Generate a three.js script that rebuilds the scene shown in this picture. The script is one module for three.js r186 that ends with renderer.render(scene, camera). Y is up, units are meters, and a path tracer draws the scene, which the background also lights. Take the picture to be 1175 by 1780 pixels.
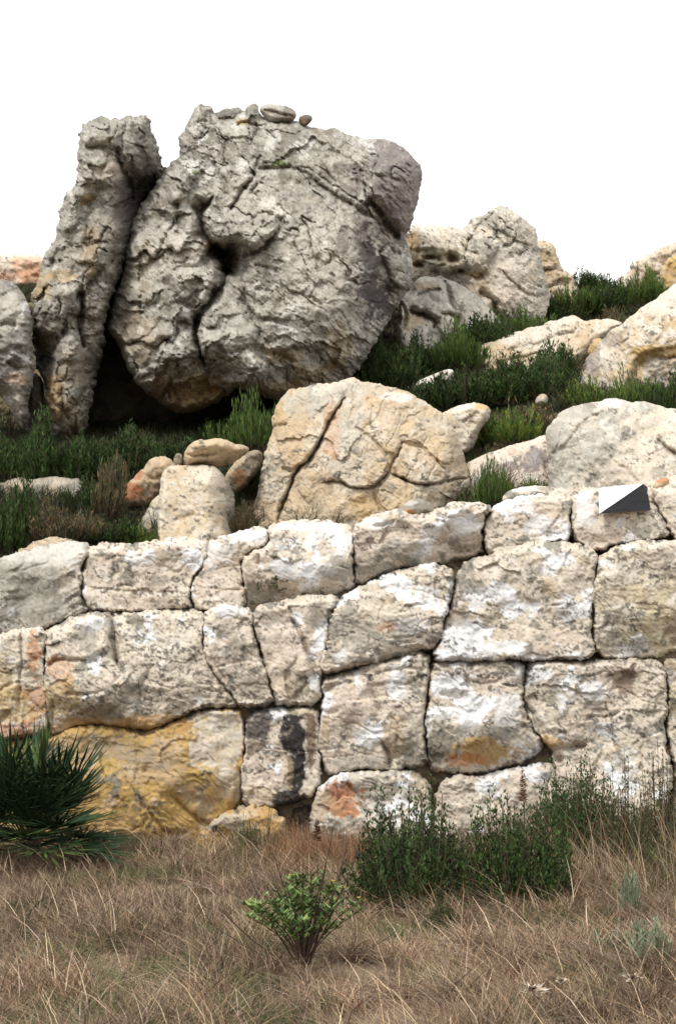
import * as THREE from 'three';
import { createNoise3D } from 'simplex-noise';

// ---------------------------------------------------------------- camera, sky, sun, exposure
const FL = 2445, CX = 587.5, CY = 890, EYE = 1.6, TILT = Math.atan(284 / FL);
const scene = new THREE.Scene();
const camera = new THREE.PerspectiveCamera(2 * Math.atan(890 / FL) * 180 / Math.PI, 1175 / 1780, 0.1, 3000);
camera.position.set(0, EYE, 0);
camera.rotation.x = TILT;
const renderer = new THREE.WebGLRenderer({ antialias: true });
renderer.toneMapping = THREE.LinearToneMapping;
renderer.toneMappingExposure = 1.62;
renderer.shadowMap.enabled = true;

{ // bright overcast sky, a little stronger overhead
  const W = 64, H = 32, d = new Float32Array(W * H * 4);
  for (let j = 0; j < H; j++) for (let i = 0; i < W; i++) {
    const el = ((j + 0.5) / H - 0.5) * Math.PI, s = Math.max(0, Math.sin(el));
    const L = 0.74 + 0.34 * s, k = (j * W + i) * 4;
    d[k] = L; d[k + 1] = L * 0.995; d[k + 2] = L * 0.975; d[k + 3] = 1;
  }
  const t = new THREE.DataTexture(d, W, H, THREE.RGBAFormat, THREE.FloatType);
  t.mapping = THREE.EquirectangularReflectionMapping; t.magFilter = THREE.LinearFilter; t.needsUpdate = true;
  scene.background = t; scene.environment = t;
}
const sun = new THREE.DirectionalLight(new THREE.Color(1, 0.955, 0.88), 1.5);
sun.position.set(-16, 34, 2); sun.target.position.set(0, 4, -18);
sun.castShadow = true; sun.shadow.radius = 24; sun.shadow.mapSize.set(2048, 2048);
Object.assign(sun.shadow.camera, { left: -30, right: 30, top: 30, bottom: -30, near: 1, far: 120 });
scene.add(sun, sun.target);

// ---------------------------------------------------------------- helpers
function rng(seed) { let a = seed >>> 0; return () => { a = (a + 0x6D2B79F5) >>> 0; let t = a; t = Math.imul(t ^ (t >>> 15), t | 1); t ^= t + Math.imul(t ^ (t >>> 7), t | 61); return ((t ^ (t >>> 14)) >>> 0) / 4294967296; }; }
const n3 = createNoise3D(rng(11)), nB = createNoise3D(rng(23));
const clamp = (x, a = 0, b = 1) => Math.min(b, Math.max(a, x));
const sst = (a, b, x) => { const t = clamp((x - a) / (b - a)); return t * t * (3 - 2 * t); };
function fbm(x, y, z, o = 4) { let s = 0, a = 0.5, f = 1; for (let i = 0; i < o; i++) { s += a * n3(x * f, y * f, z + i * 7.3); f *= 2.07; a *= 0.5; } return s; }
function billow(x, y, z, o = 3) { let s = 0, a = 0.55, f = 1; for (let i = 0; i < o; i++) { s += a * Math.abs(n3(x * f, y * f, z + i * 5.1)); f *= 2.1; a *= 0.5; } return s; }
const hsh = (i, j, s) => { let h = Math.imul(i, 374761393) ^ Math.imul(j, 668265263) ^ Math.imul(s, 2147483647 ^ 1274126177); h = Math.imul(h ^ (h >>> 13), 1274126177); return ((h ^ (h >>> 16)) >>> 0) / 4294967296; };
function worley(x, y, s) { // distance to nearest point and that cell's hash
  const xi = Math.floor(x), yi = Math.floor(y); let b = 9, id = 0;
  for (let j = -1; j < 2; j++) for (let i = -1; i < 2; i++) {
    const a = xi + i, c = yi + j, dx = a + hsh(a, c, s) - x, dy = c + hsh(a, c, s + 1) - y, d = dx * dx + dy * dy;
    if (d < b) { b = d; id = hsh(a, c, s + 2); }
  }
  return [Math.sqrt(b), id];
}
const ct = Math.cos(TILT), st = Math.sin(TILT);
function U(px, py, z) { // the point that stands z metres away at this place of the view
  const x = (px - CX) / FL, y = (CY - py) / FL, dy = y * ct + st, dz = y * st - ct, k = z / -dz;
  return [x * k, EYE + dy * k, -z];
}
const pairs = (a) => { const r = []; for (let i = 0; i < a.length; i += 2) r.push([a[i], a[i + 1]]); return r; };
function chaikin(p, n, closed = true) {
  for (let k = 0; k < n; k++) {
    const q = []; const m = p.length;
    for (let i = 0; i < (closed ? m : m - 1); i++) { const a = p[i], b = p[(i + 1) % m]; q.push([a[0] * .75 + b[0] * .25, a[1] * .75 + b[1] * .25], [a[0] * .25 + b[0] * .75, a[1] * .25 + b[1] * .75]); }
    if (!closed) { q.unshift(p[0]); q.push(p[m - 1]); }
    p = q;
  }
  return p;
}
function segd(x, y, p, closed) { // squared distance to a polyline, and where along it
  let b = 1e12, at = 0; const m = p.length, e = closed ? m : m - 1;
  for (let i = 0; i < e; i++) {
    const a = p[i], c = p[(i + 1) % m], vx = c[0] - a[0], vy = c[1] - a[1], wx = x - a[0], wy = y - a[1];
    const t = clamp((vx * wx + vy * wy) / (vx * vx + vy * vy + 1e-9)), dx = wx - t * vx, dy = wy - t * vy, d = dx * dx + dy * dy;
    if (d < b) { b = d; at = (i + t) / e; }
  }
  return [b, at];
}
function inside(x, y, p) { let c = false; for (let i = 0, j = p.length - 1; i < p.length; j = i++) { const a = p[i], b = p[j]; if ((a[1] > y) !== (b[1] > y) && x < (b[0] - a[0]) * (y - a[1]) / (b[1] - a[1]) + a[0]) c = !c; } return c; }
const sdist = (x, y, p) => { const d = Math.sqrt(segd(x, y, p, true)[0]); return inside(x, y, p) ? d : -d; };
function rbf(pts) { // thin plate through [x, y, value]
  const n = pts.length, S = 100, N = n + 3, A = [], ph = (r2) => r2 < 1e-9 ? 0 : 0.5 * r2 * Math.log(r2);
  for (let i = 0; i < N; i++) A.push(new Float64Array(N + 1));
  for (let i = 0; i < n; i++) {
    for (let j = 0; j < n; j++) A[i][j] = ph(((pts[i][0] - pts[j][0]) / S) ** 2 + ((pts[i][1] - pts[j][1]) / S) ** 2) + (i === j ? 0.02 : 0);
    const r = [1, pts[i][0] / S, pts[i][1] / S]; for (let k = 0; k < 3; k++) { A[i][n + k] = r[k]; A[n + k][i] = r[k]; } A[i][N] = pts[i][2];
  }
  for (let c = 0; c < N; c++) {
    let p = c; for (let r = c + 1; r < N; r++) if (Math.abs(A[r][c]) > Math.abs(A[p][c])) p = r;
    [A[c], A[p]] = [A[p], A[c]]; if (Math.abs(A[c][c]) < 1e-12) continue;
    for (let r = 0; r < N; r++) if (r !== c) { const f = A[r][c] / A[c][c]; if (f) for (let k = c; k <= N; k++) A[r][k] -= f * A[c][k]; }
  }
  const w = A.map((r, i) => r[N] / r[i]);
  return (x, y) => { let s = w[n] + w[n + 1] * x / S + w[n + 2] * y / S; for (let i = 0; i < n; i++) s += w[i] * ph(((x - pts[i][0]) / S) ** 2 + ((y - pts[i][1]) / S) ** 2); return s; };
}
const used = {};
function numbered(n) { const k = used[n] = (used[n] ?? -1) + 1; return k ? n + '_' + String(k).padStart(3, '0') : n; }
function tag(o, label, category, group, kind) { if (label) o.userData.label = label; if (category) o.userData.category = category; if (group) o.userData.group = group; if (kind) o.userData.kind = kind; return o; }
function addTop(o, name, label, category, group, kind) { o.name = numbered(name); tag(o, label, category, group, kind); scene.add(o); return o; }
const shadows = (m) => { m.castShadow = true; m.receiveShadow = true; return m; };

// ---------------------------------------------------------------- surfaces
function bumpTex(seed, size, fn) {
  const d = new Uint8Array(size * size * 4), n = createNoise3D(rng(seed));
  for (let j = 0; j < size; j++) for (let i = 0; i < size; i++) { const v = clamp(fn(n, i / size, j / size)) * 255, k = (j * size + i) * 4; d[k] = d[k + 1] = d[k + 2] = v; d[k + 3] = 255; }
  const t = new THREE.DataTexture(d, size, size); t.wrapS = t.wrapT = THREE.MirroredRepeatWrapping; t.magFilter = THREE.LinearFilter; t.minFilter = THREE.LinearMipmapLinearFilter; t.generateMipmaps = true; t.needsUpdate = true; return t;
}
const grit = bumpTex(5, 512, (n, x, y) => { let s = 0.5, a = 0.28, f = 6; for (let i = 0; i < 6; i++) { s += a * n(x * f, y * f, i * 3.7); f *= 2.05; a *= 0.62; } return s; });
const rockMat = new THREE.MeshStandardMaterial({ vertexColors: true, roughness: 0.95, metalness: 0, bumpMap: grit, bumpScale: 0.007 });
const C = { // real-world base colours, linear
  cream: [0.54, 0.478, 0.392], pink: [0.55, 0.465, 0.385], pale: [0.57, 0.525, 0.455], sand: [0.47, 0.365, 0.24], white: [0.69, 0.695, 0.715],
  ash: [0.265, 0.248, 0.213], ash2: [0.375, 0.355, 0.312], ash3: [0.19, 0.163, 0.125], crust: [0.50, 0.485, 0.45], tan: [0.42, 0.325, 0.215], grey: [0.19, 0.178, 0.15], dgrey: [0.095, 0.086, 0.074], dark: [0.03, 0.026, 0.026],
  ochre: [0.42, 0.26, 0.095], gold: [0.46, 0.31, 0.11], orange: [0.46, 0.20, 0.075], rust: [0.34, 0.135, 0.06], brown: [0.15, 0.095, 0.055], purple: [0.05, 0.04, 0.043], plum: [0.155, 0.125, 0.125], rose: [0.6, 0.40, 0.29], yellow: [0.52, 0.45, 0.315], moss: [0.13, 0.16, 0.05],
};
const mixc = (a, b, t) => { a[0] += (b[0] - a[0]) * t; a[1] += (b[1] - a[1]) * t; a[2] += (b[2] - a[2]) * t; };
function rockColour(c, s) {
  const [t0, t1, t2] = c.t.map((k) => C[k]), bl = c.b || [];
  const wh = c.white ?? 0, gr = c.grey ?? 0, sp = c.speck ?? 0.4, oc = c.och ?? 0, fr = c.fr ?? 1, mo = c.mo ?? 0;
  return (px, py, u, v, h) => {
    const o = [...t0], x = u * fr, y = v * fr;
    const lo = fbm(x * 0.9, y * 0.9, s + 1, 3), mid = fbm(x * 3.1, y * 3.1, s + 2, 4), hi = fbm(x * 13, y * 13, s + 3, 3);
    mixc(o, t1, sst(-0.25, 0.35, lo + mid * 0.6));
    mixc(o, t2, sst(0.0, 0.42, mid + hi * 0.5 - lo * 0.4) * 0.85);
    if (oc) mixc(o, C.ochre, sst(0.12, 0.6, fbm(x * 0.8, y * 0.8, s + 9, 4) + hi * 0.15 + oc - 0.5) * 0.75);
    const wx = u + hi * 0.05, wy = v + mid * 0.06;
    const edge = mid * 0.55 + hi * 0.4;
    if (mo) { const g = fbm(u * 6.5 + mid * 0.5, v * 6.5, s + 14, 4); mixc(o, C.grey, sst(0.02, 0.42, g + lo * 0.3) * mo); mixc(o, C[c.wc ?? 'white'], sst(0.12, 0.5, -g + lo * 0.2) * mo * 0.7); }
    if (gr) { const g = fbm(wx * 2.2, wy * 2.2, s + 4, 4) + edge * 0.5; mixc(o, C.grey, sst(0.44 - gr * 0.4, 0.5 - gr * 0.38, g) * 0.82); }
    if (wh) { const g = fbm(wx * 1.5, wy * 1.5, s + 5, 4) + edge * 0.35; mixc(o, C[c.wc ?? 'white'], sst(0.45 - wh * 0.42, 0.5 - wh * 0.4, g) * 0.88); }
    if (sp) {
      const cl = n3(u * 1.9, v * 1.9, s + 6) * 0.5 + n3(u * 0.7, v * 0.7, s + 16) * 0.5;
      const [w, id] = worley(u * 11 + hi * 1.2, v * 11 + mid * 1.2, 3); if (id < sp * (0.5 + cl)) mixc(o, C.dgrey, sst(0.38, 0.22, w) * 0.85);
      const [w2, id2] = worley(u * 30 + hi, v * 30, 7); if (id2 < sp * 0.55) mixc(o, C.dgrey, sst(0.45, 0.2, w2) * 0.6);
    }
    for (const q of bl) { // one stain, crust or patch of painted shade, at its own place
      const dx = (px - q[0]) / q[2], dy = (py - q[1]) / q[3], d = dx * dx + dy * dy; if (d > 4) continue;
      const m = sst(0, 0.22, 1 - Math.sqrt(d) + edge * (q[6] ?? 1.1)) * (q[5] ?? 0.85) * (1 - 0.5 * sst(0.05, 0.5, -edge - hi * 0.4)); if (m > 0) mixc(o, C[q[4]], m);
    }
    const g = 1 + n3(u * 45, v * 45, s) * 0.07 + n3(u * 20, v * 20, s + 8) * 0.07;
    o[0] *= g; o[1] *= g; o[2] *= g;
    return o;
  };
}
// ---------------------------------------------------------------- one body of rock: outline, depth, joints, crust
function rockGeometry(o) {
  const z0 = o.z, m = z0 / FL, s = o.seed ?? 1, step = o.step ?? 1.9;
  const out = chaikin(pairs(o.out), o.sharp ? 1 : 2), er = o.er ?? 24, erTop = o.erTop ?? er, erBot = o.erBot ?? er, bulge = o.bulge ?? 0.2, back = o.back ?? 0.8;
  const wa = o.warp ?? 3, wf = o.wf ?? 0.03;
  const ctl = o.ctl ? rbf(o.ctl) : null, gx = o.gx ?? 0, gy = o.gy ?? 0; // metres towards the viewer per 100 px
  let bx0 = 1e9, bx1 = -1e9, by0 = 1e9, by1 = -1e9; for (const [x, y] of out) { bx0 = Math.min(bx0, x); bx1 = Math.max(bx1, x); by0 = Math.min(by0, y); by1 = Math.max(by1, y); }
  const mx = (bx0 + bx1) / 2, my = (by0 + by1) / 2;
  const cracks = (o.cracks || []).map((c) => ({ p: chaikin(pairs(c.p), 1, false), w: c.w ?? 4, d: c.d ?? 0.08, s: c.s ?? 0 }));
  for (const c of cracks) { c.b = [1e9, -1e9, 1e9, -1e9]; for (const [x, y] of c.p) { c.b[0] = Math.min(c.b[0], x); c.b[1] = Math.max(c.b[1], x); c.b[2] = Math.min(c.b[2], y); c.b[3] = Math.max(c.b[3], y); } }
  const zones = (o.zones || []).map((z) => ({ p: chaikin(pairs(z.p), 1), h: z.h, e: z.e ?? 10, gx: z.gx ?? 0, gy: z.gy ?? 0, c: pairs(z.p).reduce((a, b) => [a[0] + b[0] / (z.p.length / 2), a[1] + b[1] / (z.p.length / 2)], [0, 0]) }));
  const nm = o.nm || (() => [1, 1, 1]), bumps = o.bumps || [], nz = o.n || {}, col = rockColour(o.col, s * 3.17);
  const grow = o.grow ?? 0, gv = o.gv ?? 0;
  const F = (px, py) => sdist(px, py, out) + grow + gv * n3(px * 0.011, py * 0.011, s + 3) + wa * (n3(px * wf, py * wf, s) + 0.5 * n3(px * wf * 2.3, py * wf * 2.3, s + 5) + 0.3 * n3(px * wf * 5.1, py * wf * 5.1, s + 8));
  const edgeDir = (x, y) => clamp((sdist(x, y + 3, out) - sdist(x, y - 3, out)) / 6, -1, 1);
  const relief = (px, py, d) => {
    const u = px * m, v = -py * m, w1 = n3(u * 2.5, v * 2.5, s + 20), w2 = n3(u * 2.5, v * 2.5, s + 30), w3 = n3(u * 9, v * 9, s + 33), w4 = n3(u * 9, v * 9, s + 36);
    const qx = px + w1 * 3.2 + w3 * 1.5, qy = py + w2 * 3.2 + w4 * 1.5;
    let e0 = er; if (erTop !== er || erBot !== er) { const w = edgeDir(px, py); e0 = w > 0 ? er + (erTop - er) * w : er - (erBot - er) * w; }
    const e = e0 * (1 + 0.45 * n3(px * 0.012, py * 0.012, s + 40)), t = clamp(d / e);
    let h = bulge * (1 - Math.pow(1 - t, 2.3)) + (ctl ? ctl(px, py) : 0) + gx * (px - mx) / 100 + gy * (py - my) / 100;
    for (const z of zones) { const q = sdist(qx, qy, z.p); if (q > 0) { const k = clamp(q / z.e), r = Math.sqrt(1 - (1 - k) * (1 - k)); h += (z.h + z.gx * (px - z.c[0]) / 100 + z.gy * (py - z.c[1]) / 100) * r; } }
    for (const b of bumps) { const dx = (px - b[0]) / b[2], dy = (py - b[1]) / b[3], r = dx * dx + dy * dy; if (r < 6) h += b[4] * Math.exp(-r); }
    const k = sst(0, 14, d) * 0.8 + 0.2, [ml, mf, ms] = nm(px, py);
    if (nz.big) h += k * nz.big[1] * fbm(u / nz.big[0], v / nz.big[0], s + 41, 3);
    if (nz.lump) h += ml * k * nz.lump[1] * (billow(u / nz.lump[0] + w1 * 0.15, v / nz.lump[0] + w2 * 0.15, s + 50, 3) - 0.35);
    if (nz.rough) h += nz.rough[1] * fbm(u / nz.rough[0], v / nz.rough[0], s + 60, 5);
    if (nz.facet) { const S = nz.facet[0], fx = u / S + w1 * 0.22 + w3 * 0.05, fy = v / S + w2 * 0.22 + w4 * 0.05, xi = Math.floor(fx), yi = Math.floor(fy); let b = 9, bi = 0, bj = 0, bx = 0, by = 0;
      for (let j = -1; j < 2; j++) for (let i = -1; i < 2; i++) { const a = xi + i, c = yi + j, dx = fx - a - hsh(a, c, 31 + (s | 0)), dy = fy - c - hsh(a, c, 37 + (s | 0)), q = dx * dx + dy * dy; if (q < b) { b = q; bi = a; bj = c; bx = dx; by = dy; } }
      h += mf * k * nz.facet[1] * ((hsh(bi, bj, 41) - 0.5) * 2 * bx + (hsh(bi, bj, 43) - 0.5) * 2 * by + (hsh(bi, bj, 47) - 0.5) * 0.8); }
    if (nz.dome) { const S = nz.dome[0], fx = u / S + w1 * 0.3 + w3 * 0.06, fy = v / (S * 0.8) + w2 * 0.3 + w4 * 0.06, xi = Math.floor(fx), yi = Math.floor(fy); let b = 9, by = 0, bi = 0;
      for (let j = -1; j < 2; j++) for (let i = -1; i < 2; i++) { const a = xi + i, c = yi + j, dx = fx - a - hsh(a, c, 51), dy = fy - c - hsh(a, c, 53), q = dx * dx + dy * dy; if (q < b) { b = q; by = dy; bi = hsh(a, c, 57); } }
      h += ml * k * nz.dome[1] * (0.4 + 0.9 * bi) * (1 - Math.min(1, b)) * (1 - 0.7 * by); }
    if (nz.fiss) { const a = nz.fiss[0] * Math.PI / 180, ca = Math.cos(a), sa = Math.sin(a), p = (u * ca + v * sa) / nz.fiss[1], q = (-u * sa + v * ca) / nz.fiss[2], f = Math.abs(n3(p + w1 * 0.12, q + w2 * 0.2 + w4 * 0.04, s + 85)), ok = sst(-0.1, 0.35, n3(u * 0.9, v * 0.9, s + 87)); h -= ms * ok * nz.fiss[3] * sst(0.11, 0.0, f); }
    if (nz.stri) { const a = nz.stri[0] * Math.PI / 180, ca = Math.cos(a), sa = Math.sin(a), p = (u * ca + v * sa), q = (-u * sa + v * ca); h += ms * k * nz.stri[3] * sst(-0.35, 0.45, n3(u * 0.7, v * 0.7, s + 77)) * (billow(p / nz.stri[1] + w1 * 0.2, q / nz.stri[2] + w2 * 0.35, s + 70, 3) - 0.3); }
    if (nz.flake) { const f = fbm(u / nz.flake[0], v / nz.flake[0], s + 80, 4) * 5, fl = Math.floor(f), r = f - fl; h += mf * k * nz.flake[1] * (fl + sst(0.38, 0.62, r)); }
    if (nz.pits) { const [w, id] = worley(u / nz.pits[0] + w1 * 0.3, v / nz.pits[0] + w2 * 0.3, 5); if (id < nz.pits[2]) h -= ml * k * nz.pits[1] * sst(0.5, 0.1, w) * (0.4 + id); }
    for (const c of cracks) {
      if (qx < c.b[0] - 30 || qx > c.b[1] + 30 || qy < c.b[2] - 30 || qy > c.b[3] + 30) continue;
      const [d2, at] = segd(qx, qy, c.p, false), tp = Math.min(1, 6 * at + 0.25, 6 * (1 - at) + 0.25), w = c.w * tp * (1 + 0.35 * w1), dd = Math.sqrt(d2);
      if (dd < w * 2.2) h -= c.d * tp * (dd < w ? Math.pow(1 - dd / w, 0.8) * 0.8 + 0.2 * sst(2.2, 1, dd / w) : 0.2 * sst(2.2, 1, dd / w));
    }
    return h;
  };
  const P = [], K = [], T = [], I = [];
  const sheet = (stp, front) => {
    const nx = Math.ceil((bx1 - bx0 + 4 * wa) / stp) + 2, ny = Math.ceil((by1 - by0 + 4 * wa) / stp) + 2, x0 = bx0 - 2 * wa - stp, y0 = by0 - 2 * wa - stp;
    const fd = new Float32Array(nx * ny), id = new Int32Array(nx * ny).fill(-1), ed = new Map();
    for (let j = 0; j < ny; j++) for (let i = 0; i < nx; i++) fd[j * nx + i] = F(x0 + i * stp, y0 + j * stp) - (front ? 0 : 2);
    const vert = (px, py, d) => {
      const u = px * m, v = -py * m; let z, h = 0;
      if (front) { h = relief(px, py, d); z = z0 - h; }
      else { const rim = relief(px, py, 0), t = clamp(d / (er * 2.5)); z = z0 - rim + (back + rim) * Math.sqrt(1 - (1 - t) * (1 - t)) * 0.999 + (t > 0.2 ? 0.08 * n3(u * 1.3, v * 1.3, s) : 0); }
      const q = U(px, py, z); P.push(q[0], q[1], q[2]); const c = col(px, py, u, v, h); K.push(c[0], c[1], c[2]); T.push(u / 0.9, v / 0.9);
      return P.length / 3 - 1;
    };
    const node = (i, j) => { const k = j * nx + i; if (id[k] < 0) id[k] = vert(x0 + i * stp, y0 + j * stp, fd[k]); return id[k]; };
    const cross = (i, j, i2, j2) => {
      const a = j * nx + i, b = j2 * nx + i2, key = a < b ? a * 4e6 + b : b * 4e6 + a; let r = ed.get(key);
      if (r === undefined) { const t = clamp(fd[a] / (fd[a] - fd[b]), 0.02, 0.98); r = vert(x0 + (i + (i2 - i) * t) * stp, y0 + (j + (j2 - j) * t) * stp, 0); ed.set(key, r); }
      return r;
    };
    for (let j = 0; j < ny - 1; j++) for (let i = 0; i < nx - 1; i++) {
      const cs = [[i, j], [i, j + 1], [i + 1, j + 1], [i + 1, j]], ins = cs.map(([a, b]) => fd[b * nx + a] > 0);
      if (!ins[0] && !ins[1] && !ins[2] && !ins[3]) continue;
      const poly = [];
      for (let k = 0; k < 4; k++) { const a = cs[k], b = cs[(k + 1) % 4]; if (ins[k]) poly.push(node(a[0], a[1])); if (ins[k] !== ins[(k + 1) % 4]) poly.push(cross(a[0], a[1], b[0], b[1])); }
      for (let k = 1; k < poly.length - 1; k++) front ? I.push(poly[0], poly[k], poly[k + 1]) : I.push(poly[0], poly[k + 1], poly[k]);
    }
  };
  sheet(step, true); sheet(step * 2.5, false);
  const g = new THREE.BufferGeometry();
  g.setAttribute('position', new THREE.Float32BufferAttribute(P, 3)); g.setAttribute('color', new THREE.Float32BufferAttribute(K, 3)); g.setAttribute('uv', new THREE.Float32BufferAttribute(T, 2));
  g.setIndex(I); g.computeVertexNormals();
  return g;
}
function based(mesh) { // move the origin of a body to the middle of its foot
  mesh.geometry.computeBoundingBox(); const b = mesh.geometry.boundingBox, x = (b.min.x + b.max.x) / 2, y = b.min.y, z = (b.min.z + b.max.z) / 2;
  mesh.geometry.translate(-x, -y, -z); mesh.position.set(x, y, z); return mesh;
}
function rock(name, label, category, o, group) { return addTop(based(shadows(new THREE.Mesh(rockGeometry(o), rockMat))), name, label, category, group); }

// ---------------------------------------------------------------- terrain
const prof = [[14, 2.3], [15.5, 2.75], [17, 3.7], [20, 5.15], [23, 6.3], [28, 8.7], [34, 10.9], [40, 11.2], [60, 9], [140, 0], [4000, -30]];
const lerpProf = (z) => { if (z <= prof[0][0]) return prof[0][1]; for (let i = 1; i < prof.length; i++) if (z < prof[i][0]) { const a = prof[i - 1], b = prof[i]; return a[1] + (b[1] - a[1]) * (z - a[0]) / (b[0] - a[0]); } return -30; };
const hillPts = [[480, 1005, 15], [600, 1005, 15], [700, 995, 15], [560, 1005, 16.2], [680, 990, 16.4], [450, 1000, 16.1], [620, 985, 17.2], [300, 985, 15.4], [420, 985, 15.4], [520, 985, 15.6], [620, 975, 15.8], [720, 960, 15.8], [800, 935, 15.8], [560, 960, 17], [1000, 930, 15.6], [1120, 920, 15.6], [0, 972, 15], [100, 958, 15], [250, 950, 15.3], [60, 868, 17.6], [200, 890, 16.8], [330, 850, 17.8], [430, 870, 17.2], [100, 772, 20.8], [250, 778, 21], [380, 778, 21], [450, 770, 21.2], [30, 768, 20.6], [150, 790, 23], [300, 795, 23.5], [400, 790, 23],
  [900, 880, 15.6], [860, 835, 17], [900, 775, 19], [740, 712, 20.5], [650, 672, 22], [760, 598, 25], [900, 585, 25.5], [1000, 665, 21.5], [1100, 700, 20], [1150, 700, 20], [940, 560, 28], [1010, 512, 33], [1100, 510, 33], [1160, 510, 32], [30, 500, 34], [700, 560, 27], [850, 700, 20.6], [1080, 575, 26], [480, 760, 21]].map(([a, b, z]) => { const q = U(a, b, z); return [q[0], z, q[1] - lerpProf(z)]; });
function groundY(x, z) {
  const near = 0.05 * fbm(x * 0.35, z * 0.35, 3, 3);
  if (z < 13.45) return near;
  let sw = 0.05, sr = 0; for (const [a, b, r] of hillPts) { const d = (x - a) ** 2 + (z - b) ** 2, w = Math.exp(-d / 4.5); sw += w; sr += w * r; }
  const h = lerpProf(z) + sr / sw + 0.12 * fbm(x * 0.6, z * 0.6, 9, 3);
  return near + (h - near) * sst(13.5, 14.5, z);
}
const groundMat = new THREE.MeshStandardMaterial({ vertexColors: true, roughness: 1, bumpMap: grit, bumpScale: 0.03 });
{
  const xs = [], zs = [];
  for (let x = -12; x <= 12.01; x += 0.12) xs.push(x); let dx = 0.3; while (xs[xs.length - 1] < 1500) { xs.push(xs[xs.length - 1] + dx); xs.unshift(xs[0] - dx); dx *= 1.35; }
  for (let z = 2; z <= 40; z += 0.12) zs.push(z); let dz = 0.3; while (zs[zs.length - 1] < 1500) { zs.push(zs[zs.length - 1] + dz); dz *= 1.35; } dz = 0.3; while (zs[0] > -1500) { zs.unshift(zs[0] - dz); dz *= 1.4; }
  const P = [], K = [], T = [], I = [], W = xs.length;
  for (const z of zs) for (const x of xs) {
    P.push(x, groundY(x, z), -z); T.push(x, z);
    const n = fbm(x * 1.1, z * 1.1, 40, 4), g = fbm(x * 0.5, z * 0.5, 44, 3), c = [0.175, 0.12, 0.075];
    mixc(c, [0.26, 0.195, 0.12], sst(-0.1, 0.4, n)); mixc(c, [0.08, 0.085, 0.03], sst(0.1, 0.4, g + n * 0.4) * 0.6 + (z > 14 ? 0.3 : 0)); mixc(c, [0.11, 0.075, 0.05], sst(0.15, 0.4, -n) * 0.7); K.push(...c);
  }
  for (let j = 0; j < zs.length - 1; j++) for (let i = 0; i < W - 1; i++) { const a = j * W + i; I.push(a, a + 1, a + W, a + 1, a + W + 1, a + W); }
  const g = new THREE.BufferGeometry(); g.setAttribute('position', new THREE.Float32BufferAttribute(P, 3)); g.setAttribute('color', new THREE.Float32BufferAttribute(K, 3)); g.setAttribute('uv', new THREE.Float32BufferAttribute(T, 2)); g.setIndex(I); g.computeVertexNormals();
  addTop(shadows(new THREE.Mesh(g, groundMat)), 'ground', 'dry grassy ground rising into a rocky hillside', 'ground', null, 'structure');
}
console.log('ground', Date.now() % 1e6);

// ---------------------------------------------------------------- the jointed ledge in front
const ledge = new THREE.Group();
addTop(ledge, 'rock_ledge', 'long pale lichen-spotted ledge of jointed sandstone blocks above the dry grass', 'rock ledge');
const WT = ['cream', 'pink', 'pale'], WN = { big: [0.8, 0.07], rough: [0.3, 0.022], flake: [0.55, 0.012], facet: [0.34, 0.03], stri: [6, 0.7, 0.09, 0.016], pits: [0.14, 0.012, 0.25], fiss: [5, 0.9, 0.3, 0.018] };
let bs = 100;
function block(out, o = {}, label) {
  const { z = 13.6, col = {}, n = {}, ...r } = o;
  const g = rockGeometry({ out, z, bulge: 0.2, back: 0.9, warp: 2.8, wf: 0.045, seed: bs += 7, ...r, er: 7, erTop: Math.max(11, (r.er ?? 16) * 0.75), erBot: 8, sharp: true, grow: 4.2, gv: 3.2, n: { ...WN, ...n }, col: { t: WT, white: 0.35, grey: 0.3, speck: 0.6, mo: 0.24, ...col } });
  const b = shadows(new THREE.Mesh(g, rockMat)); b.name = 'rock_block'; if (label) b.userData.label = label; ledge.add(b); return b;
}
{ // the bedrock behind the joints
  const g = rockGeometry({ out: [-420, 1010, -90, 1000, 0, 995, 140, 970, 340, 965, 470, 945, 620, 935, 820, 905, 900, 890, 1100, 875, 1270, 870, 1590, 885, 1590, 1520, -420, 1520], z: 14.0, er: 30, bulge: 0.1, back: 1.4, step: 3.5, seed: 91, ctl: [-300, 0, 300, 600, 900, 1200, 1500].flatMap((x) => [[x, 930, -0.05], [x, 1020, 0.12], [x, 1100, 0.3], [x, 1250, 0.36], [x, 1400, 0.38]]), n: { rough: [0.3, 0.06] }, col: { t: ['tan', 'ash3', 'brown'], speck: 0.3, grey: 0.3 } });
  const b = shadows(new THREE.Mesh(g, rockMat)); b.name = 'bedrock'; ledge.add(b);
}
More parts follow.
